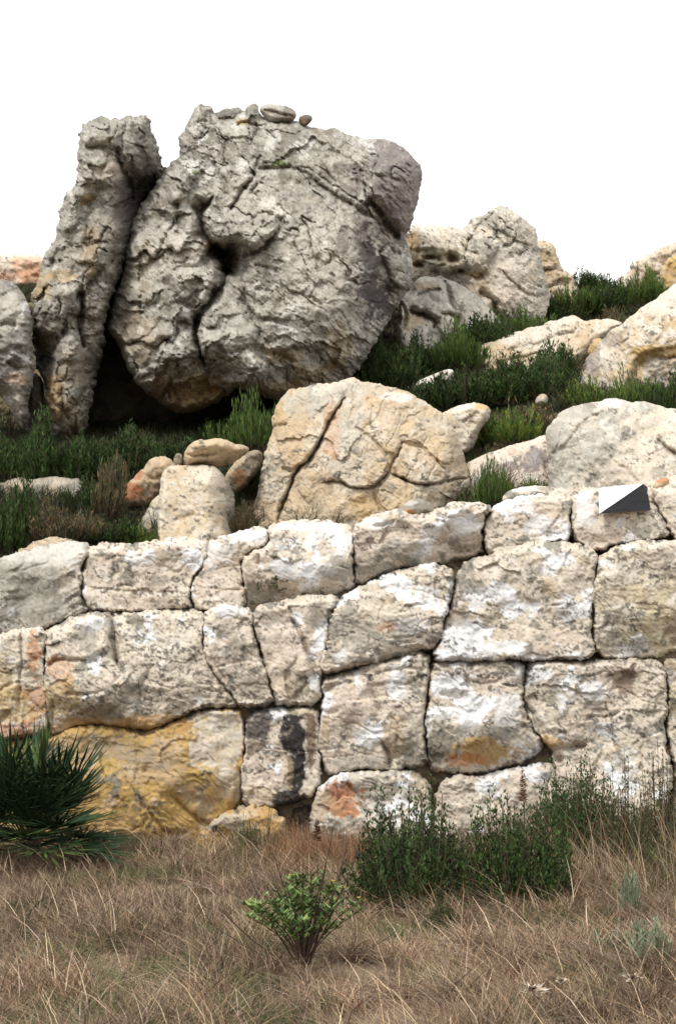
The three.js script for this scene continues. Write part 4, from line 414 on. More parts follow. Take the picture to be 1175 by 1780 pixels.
rock('tan_rock', 'tan rock on the skyline tucked behind the peaked boulder', 'rock', { out: [915, 425, 933, 418, 958, 421, 966, 434, 974, 458, 978, 470, 990, 475, 1001, 490, 1008, 512, 1000, 560, 925, 560, 912, 480], z: 30, er: 12, bulge: 0.4, back: 1.5, warp: 2, seed: 600, cracks: [{ p: [940, 468, 965, 466, 980, 474], w: 4, d: 0.2 }, { p: [945, 505, 975, 490, 995, 486], w: 4, d: 0.15 }], n: { lump: [0.8, 0.15], rough: [0.4, 0.1] }, col: { t: ['tan', 'sand', 'cream'], grey: 0.2, b: [[960, 465, 18, 6, 'pale', 0.6]] } });
rock('reclining_rock', 'long cream slab reclining among the hillside bushes', 'rock', { out: [826, 625, 831, 605, 850, 592, 880, 582, 908, 572, 938, 567, 950, 560, 974, 555, 995, 546, 1006, 549, 1013, 558, 1036, 556, 1076, 555, 1084, 566, 1052, 585, 1020, 615, 980, 650, 920, 665, 850, 660, 828, 645], z: 24, er: 18, bulge: 0.4, back: 1.1, warp: 2, seed: 610, ctl: [[850, 600, -0.1], [950, 565, -0.3], [1000, 555, -0.3], [900, 620, 0.2], [980, 590, 0.1], [1050, 565, -0.2]], cracks: [{ p: [880, 612, 930, 595, 975, 585, 1000, 575], w: 3.5, d: 0.12 }, { p: [860, 636, 900, 622, 945, 610], w: 3.5, d: 0.12 }, { p: [1013, 558, 1000, 570, 1003, 590], w: 3, d: 0.1 }], n: { stri: [14, 0.9, 0.12, 0.06], rough: [0.3, 0.05], lump: [0.5, 0.05] }, col: { t: ['cream', 'sand', 'pale'], speck: 0.3, b: [[990, 555, 26, 8, 'pale', 0.6], [1000, 600, 40, 20, 'sand', 0.6], [930, 632, 30, 16, 'tan', 0.5]] } });
rock('sloping_boulder', 'big sloping boulder with golden stains at the right edge', 'boulder', { out: [985, 720, 994, 680, 1003, 650, 1022, 618, 1046, 590, 1076, 564, 1102, 544, 1132, 525, 1160, 502, 1178, 490, 1270, 445, 1270, 740, 1000, 750], z: 21.6, er: 24, bulge: 0.5, back: 1.6, warp: 2, seed: 620, gx: 0.02, ctl: [[1010, 660, -0.3], [1060, 590, -0.3], [1150, 520, -0.5], [1100, 580, 0.1], [1060, 660, 0.2], [1150, 600, 0.3], [1120, 640, 0.35], [1140, 680, 0.15], [1250, 500, -0.4], [1250, 650, 0.3]], zones: [{ p: [1100, 650, 1105, 622, 1140, 610, 1190, 600, 1270, 600, 1270, 540, 1160, 535, 1130, 560, 1060, 620, 1040, 690, 1080, 690], h: 0.12, e: 8 }], cracks: [{ p: [1108, 635, 1130, 620, 1150, 622, 1175, 620], w: 4, d: 0.15 }, { p: [1075, 600, 1100, 590, 1125, 565, 1170, 545], w: 3, d: 0.06 }], n: { stri: [40, 1, 0.14, 0.05], rough: [0.3, 0.05], flake: [0.7, 0.02] }, col: { mo: 0.35, t: ['cream', 'pale', 'sand'], white: 0.1, speck: 0.35, b: [[1150, 520, 50, 26, 'pale', 0.7], [1150, 610, 50, 12, 'gold', 0.7], [1105, 630, 20, 26, 'gold', 0.6], [1170, 580, 20, 30, 'ochre', 0.35], [1030, 625, 14, 50, 'plum', 0.5], [1060, 590, 20, 16, 'plum', 0.4], [1080, 660, 40, 20, 'sand', 0.6]] } });
rock('skyline_rock', 'rugged tan rock rising on the skyline at the upper right', 'rock', { out: [1056, 510, 1074, 482, 1094, 471, 1097, 458, 1110, 450, 1130, 440, 1150, 430, 1165, 423, 1180, 421, 1270, 412, 1270, 560, 1056, 560], z: 32.5, er: 14, bulge: 0.5, back: 2, warp: 2.4, wf: 0.06, seed: 630, cracks: [{ p: [1098, 460, 1108, 480, 1100, 500], w: 4, d: 0.2 }, { p: [1120, 490, 1140, 475, 1165, 462], w: 4, d: 0.2 }], n: { lump: [0.9, 0.2], rough: [0.4, 0.1], stri: [20, 0.8, 0.2, 0.1] }, col: { t: ['cream', 'sand', 'pink'], speck: 0.5, b: [[1120, 470, 26, 18, 'tan', 0.5]] } });
rock('skyline_rock', 'upright golden rock cut off by the right edge on the skyline', 'rock', { out: [1144, 545, 1146, 470, 1158, 455, 1175, 438, 1270, 425, 1270, 545], z: 30.5, er: 12, bulge: 0.4, back: 1.4, seed: 640, n: { lump: [0.7, 0.15], rough: [0.4, 0.08] }, col: { t: ['sand', 'gold', 'cream'], b: [[1160, 470, 14, 20, 'ochre', 0.5]] } });
rock('rounded_boulder', 'large whitish rounded boulder behind the right end of the ledge', 'boulder', { out: [946, 765, 950, 743, 964, 726, 985, 711, 1010, 703, 1048, 696, 1062, 690, 1078, 691, 1088, 700, 1120, 699, 1150, 705, 1178, 714, 1270, 735, 1270, 930, 955, 930, 950, 850, 956, 800], z: 16.8, er: 26, bulge: 0.45, back: 1.5, warp: 2.2, seed: 650, ctl: [[960, 760, -0.2], [1010, 715, -0.4], [1080, 705, -0.4], [1170, 730, -0.35], [1050, 770, 0.1], [1100, 830, 0.3], [990, 820, 0.1], [1170, 800, 0.15], [1250, 760, 0]], zones: [{ p: [1140, 745, 1180, 722, 1270, 750, 1270, 800, 1185, 790, 1150, 775], h: 0.14, e: 10 }, { p: [952, 760, 968, 730, 1020, 708, 1060, 708, 1010, 730, 985, 770, 960, 790], h: 0.08, e: 14 }], cracks: [{ p: [1061, 790, 1075, 808, 1096, 825, 1110, 840], w: 3, d: 0.06 }, { p: [1140, 762, 1152, 775, 1175, 785], w: 4, d: 0.1 }, { p: [960, 790, 972, 770, 975, 740], w: 3, d: 0.05 }], n: { big: [0.9, 0.1], rough: [0.3, 0.06], stri: [-20, 0.8, 0.14, 0.045], flake: [0.6, 0.012] }, col: { mo: 0.4, wc: 'pale', t: ['cream', 'ash2', 'pale'], white: 0.12, grey: 0.2, speck: 0.3, b: [[1100, 830, 60, 30, 'pink', 0.4], [970, 760, 24, 30, 'ash2', 0.6], [1000, 715, 40, 12, 'ash2', 0.6], [1140, 750, 30, 8, 'yellow', 0.5], [1060, 700, 20, 8, 'white', 0.7]] } });
rock('stained_rock', 'low slab with mauve stains between the pale boulder and the rounded boulder', 'rock', { out: [800, 812, 840, 790, 880, 776, 920, 764, 950, 756, 972, 762, 972, 880, 900, 890, 810, 885], z: 17.7, er: 14, bulge: 0.25, back: 0.7, warp: 1.8, seed: 660, ctl: [[840, 800, -0.2], [930, 770, -0.35], [870, 830, 0.1], [940, 830, 0.05]], n: { rough: [0.3, 0.04], stri: [20, 0.7, 0.1, 0.03] }, col: { t: ['pink', 'cream', 'pale'], white: 0.25, b: [[925, 800, 32, 22, 'plum', 0.75], [890, 812, 26, 8, 'plum', 0.65], [890, 785, 10, 8, 'rust', 0.35]] } });
rock('yellow_rock', 'small yellowish rock at the right shoulder of the pale boulder', 'rock', { out: [760, 730, 770, 716, 790, 708, 812, 702, 836, 699, 853, 708, 850, 728, 832, 752, 818, 790, 780, 800, 760, 760], z: 18.8, er: 14, bulge: 0.3, back: 0.6, warp: 1.8, seed: 670, cracks: [{ p: [800, 735, 815, 725, 835, 715], w: 3, d: 0.06 }], n: { rough: [0.25, 0.05], lump: [0.5, 0.06] }, col: { t: ['pale', 'cream', 'sand'], b: [[840, 706, 14, 8, 'gold', 0.6], [812, 728, 20, 6, 'plum', 0.4]] } });
rock('loose_stone', 'pale pointed stone in the bushes above the pale boulder', 'stone', { out: [716, 690, 722, 664, 745, 655, 770, 644, 790, 639, 786, 660, 765, 690], z: 20.9, er: 12, bulge: 0.2, back: 0.3, warp: 1.4, seed: 680, n: { rough: [0.25, 0.04] }, col: { t: ['pale', 'cream', 'ash2'], grey: 0.2 } });
rock('loose_stone', 'small cream stone in the bushes below the sloping boulder', 'stone', { out: [928, 705, 932, 690, 942, 683, 952, 687, 952, 706], z: 20.2, er: 8, bulge: 0.15, back: 0.2, warp: 1, seed: 685, n: { rough: [0.2, 0.03] }, col: { t: ['pale', 'cream', 'sand'] } });
rock('loose_stone', 'small tan stone between the reclining slab and the sloping boulder', 'stone', { out: [1020, 618, 1022, 600, 1034, 588, 1048, 590, 1050, 612, 1036, 622], z: 23, er: 10, bulge: 0.2, back: 0.3, warp: 1.2, seed: 690, n: { rough: [0.25, 0.04] }, col: { t: ['sand', 'tan', 'gold'] } });
console.log('right', Date.now() % 1e6);

// ---------------------------------------------------------------- plants
class Leaves { // collects leaves, stems and blades into one geometry
  constructor() { this.p = []; this.k = []; this.i = []; }
  leaf(x, y, z, dx, dy, dz, len, wid, c, fold = 0.25, rnd = 0.5) { // a kite of four points, folded along its midrib
    let sx = -dz, sy = 0, sz = dx, l = Math.hypot(sx, sz); if (l < 1e-3) { sx = 1; sz = 0; l = 1; } sx /= l; sz /= l;
    let ux = dy * sz, uy = dz * sx - dx * sz, uz = -dy * sx; const a = rnd * 6.283, ca = Math.cos(a), sa = Math.sin(a);
    const wx = sx * ca + ux * sa, wy = sy * ca + uy * sa, wz = sz * ca + uz * sa, nx = ux * ca - sx * sa, ny = uy * ca, nz = uz * ca - sz * sa;
    const b = this.p.length / 3, m = 0.45, f = wid * fold;
    this.p.push(x, y, z, x + dx * len * m + wx * wid * .5 + nx * f, y + dy * len * m + wy * wid * .5 + ny * f, z + dz * len * m + wz * wid * .5 + nz * f, x + dx * len, y + dy * len, z + dz * len, x + dx * len * m - wx * wid * .5 + nx * f, y + dy * len * m - wy * wid * .5 + ny * f, z + dz * len * m - wz * wid * .5 + nz * f);
    for (let q = 0; q < 4; q++) this.k.push(c[0], c[1], c[2]);
    this.i.push(b, b + 1, b + 2, b, b + 2, b + 3);
  }
  blade(pts, w, c, side) { // a tapering strip along pts
    const b = this.p.length / 3, n = pts.length;
    for (let q = 0; q < n; q++) { const h = w * (1 - q / (n - 1)) * 0.5 + 0.0004, P = pts[q]; this.p.push(P[0] - side[0] * h, P[1] - side[1] * h, P[2] - side[2] * h, P[0] + side[0] * h, P[1] + side[1] * h, P[2] + side[2] * h); this.k.push(...c, ...c); }
    for (let q = 0; q < n - 1; q++) { const a = b + q * 2; this.i.push(a, a + 1, a + 2, a + 1, a + 3, a + 2); }
  }
  stem(pts, r0, r1, c, sides = 4) {
    const b = this.p.length / 3, n = pts.length;
    for (let q = 0; q < n; q++) { const r = r0 + (r1 - r0) * q / (n - 1), P = pts[q]; for (let s = 0; s < sides; s++) { const a = s / sides * 6.283; this.p.push(P[0] + Math.cos(a) * r, P[1], P[2] + Math.sin(a) * r); this.k.push(...c); } }
    for (let q = 0; q < n - 1; q++) for (let s = 0; s < sides; s++) { const a = b + q * sides + s, d = b + q * sides + (s + 1) % sides; this.i.push(a, d, a + sides, d, d + sides, a + sides); }
  }
  geometry() { const g = new THREE.BufferGeometry(); g.setAttribute('position', new THREE.Float32BufferAttribute(this.p, 3)); g.setAttribute('color', new THREE.Float32BufferAttribute(this.k, 3)); g.setIndex(this.i); g.computeVertexNormals(); return g; }
}
const leafMat = new THREE.MeshPhysicalMaterial({ vertexColors: true, roughness: 0.75, side: THREE.DoubleSide, specularIntensity: 0.4 });
const woodMat = new THREE.MeshStandardMaterial({ vertexColors: true, roughness: 0.95 });
const grassMat = new THREE.MeshStandardMaterial({ vertexColors: true, roughness: 0.9, side: THREE.DoubleSide });
function hit(px, py) { // where the line of sight through this place meets the ground
  let z = 5; for (; z < 60; z += 0.02) { const q = U(px, py, z); if (q[1] <= groundY(q[0], z)) break; }
  return [U(px, py, z)[0], z];
}
const norm = (v) => { const l = Math.hypot(...v) || 1; return [v[0] / l, v[1] / l, v[2] / l]; };
const jit = (c, r, a = 0.25) => { const g = 1 + (r() - 0.5) * 2 * a, h = (r() - 0.5) * a * 0.6; return [c[0] * g * (1 + h), c[1] * g, c[2] * g * (1 - h)]; };
// a bush one metre wide and one metre tall: stems with sprigs, leaves along the sprigs
function bushParts(seed, o) {
  const r = rng(seed), L = new Leaves(), W = new Leaves(), lobes = [];
  for (let i = 0; i < (o.lobes ?? 7); i++) { const a = r() * 6.283, q = Math.sqrt(r()) * 0.33; lobes.push([Math.cos(a) * q, Math.sin(a) * q, (0.5 + 0.5 * r()) * (1 - 4.2 * q * q), 0.1 + 0.13 * r()]); }
  for (let i = 0; i < o.sprigs; i++) {
    const lb = lobes[Math.floor(r() * lobes.length)], a = r() * 6.283, q = Math.sqrt(r()) * lb[3] * 1.25;
    const tx = lb[0] + Math.cos(a) * q, tz = lb[1] + Math.sin(a) * q, ty = lb[2] * (1 - 0.55 * (q / (lb[3] * 1.25)) ** 2) * (0.72 + 0.34 * r()) * (r() < 0.25 ? 0.35 + 0.6 * r() : 1);
    const bx = tx * (o.spread ?? 0.35) + (r() - .5) * 0.1, bz = tz * (o.spread ?? 0.35) + (r() - .5) * 0.1, c0 = r() < (o.alt ?? 0.2) ? o.c2 : o.c1, pts = [];
    const cx = bx + (tx - bx) * 0.75, cz = bz + (tz - bz) * 0.75, cy = ty * 0.35;
    for (let t = 0; t <= 1.001; t += 0.2) { const k = 1 - t; pts.push([k * k * bx + 2 * k * t * cx + t * t * tx, 2 * k * t * cy + t * t * ty, k * k * bz + 2 * k * t * cz + t * t * tz]); }
    if (r() < (o.stems ?? 0.3)) W.stem(pts, 0.008, 0.003, jit(o.wood ?? [0.09, 0.06, 0.04], r), 3);
    const n = o.leaves;
    for (let j = 0; j < n; j++) {
      const t = 1 - (1 - (o.from ?? 0.3)) * Math.pow(r(), 1.2), k = 1 - t, x = k * k * bx + 2 * k * t * cx + t * t * tx, y = 2 * k * t * cy + t * t * ty, z = k * k * bz + 2 * k * t * cz + t * t * tz;
      const tg = norm([2 * k * (cx - bx) + 2 * t * (tx - cx), 2 * k * cy + 2 * t * (ty - cy), 2 * k * (cz - bz) + 2 * t * (tz - cz)]), b = r() * 6.283, sp = o.open ?? 0.6;
      const d = norm([tg[0] + Math.cos(b) * sp, tg[1] + (r() - 0.35) * sp, tg[2] + Math.sin(b) * sp]);
      L.leaf(x, y, z, d[0], d[1], d[2], o.len * (0.6 + 0.7 * r()), o.wid * (0.7 + 0.6 * r()), jit(c0, r, 0.3), 0.3, r());
    }
  }
  return [L.geometry(), W.geometry()];
}
function bushProto(seed, o) { const [l, w] = bushParts(seed, o); return { l, w }; }
function bush(proto, name, label, group, x, z, w, h, turn, d = w) {
  const g = new THREE.Group(), f = shadows(new THREE.Mesh(proto.l, leafMat)), s = shadows(new THREE.Mesh(proto.w, woodMat)); f.name = 'foliage'; s.name = 'stem'; g.add(f, s); if (name === 'silvery_plant' || name === 'hillside_bush') s.userData.kind = 'stuff';
  g.position.set(x, groundY(x, z) - 0.03, -z); g.rotation.y = turn; g.scale.set(w, h, d); return addTop(g, name, label, 'shrub', group);
}
const G = { deep: [0.030, 0.052, 0.016], mid: [0.048, 0.085, 0.022], fresh: [0.085, 0.135, 0.028], lime: [0.15, 0.19, 0.035], olive: [0.085, 0.09, 0.045], dry: [0.17, 0.12, 0.06], blue: [0.022, 0.045, 0.024], silver: [0.23, 0.265, 0.18] };
const heath = { sprigs: 560, leaves: 15, len: 0.07, wid: 0.016, open: 0.45, from: 0.25, c1: G.mid, c2: G.deep, alt: 0.45, spread: 0.6, stems: 0.25 };
const protos = {
  heath: [1, 2, 3].map((s) => bushProto(s, heath)),
  deep: [4, 5].map((s) => bushProto(s, { ...heath, c1: G.deep, c2: G.mid, alt: 0.35 })),
  broom: [6, 7].map((s) => bushProto(s, { ...heath, sprigs: 320, leaves: 14, len: 0.11, wid: 0.012, open: 0.22, from: 0.15, c1: G.fresh, c2: G.mid, alt: 0.3, spread: 0.75, lobes: 10 })),
  lime: [8, 9].map((s) => bushProto(s, { ...heath, sprigs: 260, leaves: 14, len: 0.1, wid: 0.015, open: 0.3, c1: G.fresh, c2: G.lime, alt: 0.35, spread: 0.7 })),
  olive: [10, 11].map((s) => bushProto(s, { ...heath, sprigs: 210, leaves: 12, len: 0.07, wid: 0.016, open: 0.6, c1: G.olive, c2: G.dry, alt: 0.4, stems: 0.7, spread: 0.5 })),
  brown: [12, 13].map((s) => bushProto(s, { ...heath, sprigs: 220, leaves: 10, len: 0.08, wid: 0.013, open: 0.5, c1: G.dry, c2: G.olive, alt: 0.5, stems: 0.8 })),
};
const hill = [ // foot in the view (px, py), width px, height px, kind, label
  [15, 842, 125, 115, 'deep', 'dark green bush below the left-edge boulder, above the flat slab'], [85, 842, 135, 112, 'heath', 'dense dark bush in front of the foot of the rock tower'], [155, 842, 115, 105, 'deep', 'dark bush right of the tower foot beside the hollow'], [222, 830, 110, 85, 'deep', 'low dark bush in the mouth of the black hollow'], [290, 808, 105, 55, 'deep', 'low shaded bush behind the cap rock, under the great boulder'], [370, 772, 80, 40, 'deep', 'small shaded bush beneath the lowest point of the great boulder'],
  [178, 905, 80, 150, 'olive', 'tall thin olive shrub left of the rust-stained rock'], [15, 965, 110, 125, 'heath', 'tall green bush at the left edge right behind the ledge'], [85, 948, 110, 80, 'brown', 'brown-green bush behind the ledge below the flat slab'], [135, 940, 90, 65, 'brown', 'dry brownish bush left of the olive shrub foot'], [200, 945, 90, 55, 'deep', 'low dark bush behind the second block of the ledge'], [250, 952, 70, 50, 'lime', 'small bright bush at the foot of the leaning pale slab'], [60, 890, 120, 45, 'olive', 'low olive growth in front of the flat slab'], [150, 890, 80, 60, 'heath', 'dark bush between the flat slab and the rust-stained rock'],
  [437, 782, 100, 95, 'broom', 'feathery green bush at the lip of the hollow left of the pale boulder'], [432, 858, 56, 62, 'lime', 'small leafy yellow-green shrub between the slim rock and the pale boulder'], [424, 925, 50, 55, 'brown', 'dry brown tuft between the upright block and the pale boulder'],
  [640, 680, 110, 130, 'deep', 'dark bush against the right foot of the great boulder'], [692, 682, 110, 90, 'heath', 'green bush right of the foot of the great boulder'], [745, 662, 110, 75, 'heath', 'bush below the low blocky rock, left part'], [800, 645, 110, 85, 'broom', 'upright green bush under the right end of the blocky rock'], [845, 612, 100, 70, 'heath', 'bush at the foot of the peaked boulder above the reclining slab'], [905, 590, 110, 55, 'broom', 'green bush along the right foot of the peaked boulder'],
  [745, 722, 110, 60, 'deep', 'dark low bush above the right shoulder of the pale boulder'], [805, 718, 120, 80, 'deep', 'dark bush just above the small yellowish rock'], [870, 704, 120, 80, 'heath', 'dark bush below the left end of the reclining slab'], [930, 694, 120, 85, 'heath', 'bush below the middle of the reclining slab'], [975, 672, 90, 75, 'deep', 'dark bush in the gap between the reclining slab and the sloping boulder'], [1030, 640, 40, 40, 'olive', 'small olive bush at the left flank of the sloping boulder'],
  [885, 775, 100, 85, 'lime', 'bright yellow-green bush right of the small yellowish rock'], [840, 800, 90, 50, 'olive', 'low olive bush above the mauve-stained slab'], [940, 762, 110, 75, 'olive', 'olive-brown bush above the left shoulder of the rounded boulder'], [852, 885, 80, 85, 'broom', 'yellow-green grassy bush between the pale boulder and the ledge'], [918, 868, 76, 40, 'lime', 'low yellow-green tuft at the foot of the mauve-stained slab'],
  [950, 560, 90, 55, 'heath', 'bush below the tan skyline rock'], [1000, 552, 100, 65, 'broom', 'green bush in the middle of the skyline dip'], [1050, 552, 110, 65, 'heath', 'bush right of the skyline dip above the sloping boulder'], [1105, 535, 100, 65, 'broom', 'bush in front of the rugged skyline rock'], [1020, 508, 70, 35, 'heath', 'bush standing against the sky beside the tan rock'], [1000, 500, 60, 28, 'olive', 'wispy bush on the skyline touching the tan rock'], [1130, 522, 60, 55, 'lime', 'bright bush at the foot of the upright golden rock'],
  [1065, 585, 56, 70, 'olive', 'thin olive shrub behind the right tip of the reclining slab'], [1040, 712, 90, 60, 'lime', 'yellow-green bush at the left foot of the sloping boulder'], [1105, 722, 110, 80, 'broom', 'green bush between the sloping boulder and the rounded boulder'], [1170, 730, 100, 100, 'heath', 'tall green bush at the right edge above the rounded boulder'], [20, 520, 50, 30, 'heath', 'small bush behind the left-edge boulder under the pink rock'],
];
hill.forEach(([px, py, w, h, k, label], i) => { const [x, z] = hit(px, py), m = z / FL, P = protos[k]; bush(P[i % P.length], 'hillside_bush', label, 'bushes on the rocky hillside', x, z, w * m * 1.55, h * m * 1.48, i * 2.4, Math.min(w, 110) * m * 1.3); });
console.log('hill bushes', Date.now() % 1e6);

// ---------------------------------------------------------------- bushes in the meadow before the ledge
const leafy = { sprigs: 1000, leaves: 17, len: 0.027, wid: 0.0135, open: 0.9, from: 0.08, c1: [0.045, 0.075, 0.022], c2: G.deep, alt: 0.5, spread: 0.5, stems: 0.2, lobes: 16 };
const L1 = bushProto(31, leafy), L2 = bushProto(32, { ...leafy, c1: [0.05, 0.085, 0.022] }), L4 = bushProto(34, { ...leafy, sprigs: 420, c1: [0.06, 0.08, 0.026], c2: G.olive, stems: 0.4 }), L3 = bushProto(33, { ...leafy, sprigs: 240, c1: G.olive, c2: G.fresh, stems: 0.6 });
const meadow = [[715, 1580, 180, 200, L1, 'dark dense bush in front of the rust-marked block', 0.9], [800, 1500, 80, 95, L3, 'sparse olive bush between the two largest meadow bushes', 0.4], [905, 1585, 180, 215, L2, 'dark leafy bush with grass stalks below the orange-stained block', 0.9], [1000, 1500, 130, 170, L1, 'dark bush at the foot of the ledge right of the largest bushes', 0.5], [1075, 1512, 130, 150, L4, 'olive bush mixed with dry grass at the right foot of the ledge', 0.5], [1150, 1500, 120, 150, L4, 'olive bush in the tall grass against the right end of the ledge', 0.5], [450, 1490, 110, 105, L3, 'small thin-leaved bush in front of the ochre boulder', 0.35], [600, 1500, 90, 70, L3, 'small olive bush under the rust-marked block', 0.35], [250, 1505, 90, 60, L3, 'small weedy bush at the foot of the ochre block', 0.35], [765, 1622, 60, 70, L1, 'small dark sprout in the grass below the dark dense bush', 0.2], [55, 1600, 80, 50, L2, 'little green plant in the dry grass below the fan palm', 0.25], [232, 1622, 44, 48, L2, 'little green sprout in the grass right of the fan palm', 0.15], [1150, 1530, 90, 120, L3, 'sparse olive bush in tall grass at the right edge', 0.4]];
meadow.forEach(([px, py, w, h, P, label, d], i) => { const [x, z] = hit(px, py), m = z / FL; bush(P, 'meadow_bush', label, 'bushes in the meadow', x, z, w * m * (P === L3 ? 1.3 : 1.6), h * m * (P === L3 ? 1.25 : 1.58), i * 1.9 + 0.4, d); });
{ // the bright round-topped shrub in the foreground
  const [x, z] = hit(528, 1690), r = rng(77), L = new Leaves(), W = new Leaves(), D = new Leaves(), g = new THREE.Group();
  for (let i = 0; i < 40; i++) {
    const a = r() * 6.283, q = Math.sqrt(r()), hi = i % 5 === 0, tx = Math.cos(a) * q * 0.34 - 0.01, tz = Math.sin(a) * q * 0.3, ty = 0.16 + (0.36 - 0.18 * q * q) * (0.62 + 0.5 * r()), pts = [];
    for (let t = 0; t <= 1.001; t += 0.2) pts.push([tx * (0.2 * t + 0.8 * t * t) + (r() - .5) * 0.008, ty * t, tz * (0.2 * t + 0.8 * t * t)]);
    W.stem(pts, 0.006, 0.003, jit([0.11, 0.06, 0.04], r), 4);
    for (let j = 0; j < 36; j++) { const t = 0.45 + 0.55 * Math.sqrt(r()), b = r() * 6.283, up = 0.25 + 0.7 * r(), d = norm([Math.cos(b), up, Math.sin(b)]), k = Math.min(4.99, t * 5), n = Math.floor(k), f = k - n, P = pts[n], Q = pts[n + 1]; L.leaf(P[0] + (Q[0] - P[0]) * f, P[1] + (Q[1] - P[1]) * f, P[2] + (Q[2] - P[2]) * f, d[0], d[1], d[2], 0.058 * (0.5 + 0.8 * r()), 0.0175, jit(r() < 0.3 ? [0.2, 0.27, 0.085] : r() < 0.3 ? [0.05, 0.09, 0.03] : [0.12, 0.185, 0.06], r, 0.35), 0.2, r() * 0.2 - 0.1); }
    if (hi && i < 30) { const Fl = new Leaves(); for (let j = 0; j < 7; j++) { const b = j / 7 * 6.283, d = norm([Math.cos(b), 0.7, Math.sin(b)]); Fl.leaf(tx, ty + 0.015, tz, d[0], d[1], d[2], 0.016, 0.009, [0.55, 0.43, 0.05], 0.2, 0); } const e = shadows(new THREE.Mesh(Fl.geometry(), leafMat)); e.name = 'flower'; g.add(e); }
  }
  for (const [dx, h, dz, cv] of [[0.13, 0.66, 0.05, 0.02], [0.2, 0.6, 0, 0.04], [-0.36, 0.3, 0.1, -0.1], [-0.45, 0.24, 0, -0.1], [0.42, 0.2, 0.05, 0.12], [-0.5, 0.12, 0.1, -0.1], [-0.25, 0.42, -0.1, -0.05], [0.1, 0.5, 0.1, 0], [-0.12, 0.5, 0.1, 0], [0.25, 0.55, 0.1, 0.02]]) {
    const pts = []; for (let t = 0; t <= 1.001; t += 0.125) pts.push([dx * t + cv * Math.sin(t * 3.1) * 0.5 + (r() - .5) * 0.012, h * t * (1.15 - 0.15 * t), dz * t]); D.stem(pts.map((v) => v.map((e) => e * 1.18)), 0.007, 0.0025, [0.06, 0.034, 0.026], 4);
    for (let j = 3; j < 8; j++) if (r() < 0.5) { const P = pts[j].map((e) => e * 1.18), l = 0.05 + 0.06 * r(), s = r() < .5 ? -1 : 1; D.stem([P, [P[0] + s * l * 0.5, P[1] + l * 0.7, P[2]], [P[0] + s * l * 0.7, P[1] + l * 1.2, P[2] + 0.02]], 0.003, 0.001, [0.075, 0.04, 0.03], 3); }
  }
  for (const [n, q, m] of [['foliage', L, leafMat], ['stem', W, woodMat], ['dead_twig', D, woodMat]]) { const e = shadows(new THREE.Mesh(q.geometry(), m)); e.name = n; g.add(e); }
  g.position.set(x, groundY(x, z) - 0.01, -z); addTop(g, 'flowering_shrub', 'bright green round-topped shrub with bare dark twigs in the foreground grass', 'shrub');
}
{ // the dwarf fan palm
  const [x, z] = hit(52, 1512), r = rng(91), g = new THREE.Group(), T = new Leaves();
  T.stem([[0, -0.05, 0], [0, 0.12, 0], [0.02, 0.24, 0]], 0.09, 0.06, [0.07, 0.05, 0.03], 9); const t = shadows(new THREE.Mesh(T.geometry(), woodMat)); t.name = 'trunk'; g.add(t);
  for (let i = 0; i < 74; i++) {
    const L = new Leaves(), a = i * 2.39996 + r() * 0.4, el = i < 22 ? 0.95 + 0.55 * r() : i < 48 ? 0.35 + 0.6 * r() : -0.15 + 0.5 * r(), len = (i < 22 ? 0.3 : 0.2) + 0.22 * r(), ch = Math.cos(el), dir = [Math.cos(a) * ch, Math.sin(el), Math.sin(a) * ch], b = [Math.cos(a) * 0.04, 0.2, Math.sin(a) * 0.04];
    const tip = [b[0] + dir[0] * len, b[1] + dir[1] * len, b[2] + dir[2] * len], c = jit(i % 6 === 5 ? [0.06, 0.1, 0.03] : [0.022, 0.045, 0.018], r, 0.25);
    L.stem([b, [(b[0] + tip[0]) / 2, (b[1] + tip[1]) / 2 + 0.01, (b[2] + tip[2]) / 2], tip], 0.006, 0.004, jit([0.08, 0.1, 0.035], r), 4);
    const side = norm([-Math.sin(a), 0, Math.cos(a)]), up = norm([side[1] * dir[2] - side[2] * dir[1], side[2] * dir[0] - side[0] * dir[2], side[0] * dir[1] - side[1] * dir[0]]), n = 17;
    for (let k = 0; k < n; k++) { // leaflets fan out from the end of the stalk
      const th = ((k + 0.5) / n - 0.5) * 3.5, l = (0.36 + 0.1 * r()) * (1 - 0.25 * Math.abs(th) / 1.75), cs = Math.cos(th), sn = Math.sin(th), cup = 0.28 * Math.abs(sn) + (r() - 0.5) * 0.12;
      const d = norm([dir[0] * cs + side[0] * sn + up[0] * cup, dir[1] * cs + side[1] * sn + up[1] * cup, dir[2] * cs + side[2] * sn + up[2] * cup]), dr = 0.05 + 0.07 * r();
      L.leaf(tip[0], tip[1], tip[2], d[0], d[1] , d[2], l * 0.62, 0.026, jit(c, r, 0.2), 0.3, 0.02); const e = [tip[0] + d[0] * l * 0.28, tip[1] + d[1] * l * 0.28, tip[2] + d[2] * l * 0.28], d2 = norm([d[0], d[1] - dr * 1.6, d[2]]); L.leaf(e[0], e[1], e[2], d2[0], d2[1], d2[2], l * 0.78, 0.024, jit(c, r, 0.2), 0.3, 0.02);
    }
    const f = shadows(new THREE.Mesh(L.geometry(), leafMat)); f.name = 'frond'; g.add(f);
  }
  g.position.set(x, groundY(x, z), -z); g.scale.set(1.16, 1.14, 1.16); addTop(g, 'fan_palm', 'dark spiky dwarf fan palm at the left edge before the ochre block', 'palm');
}
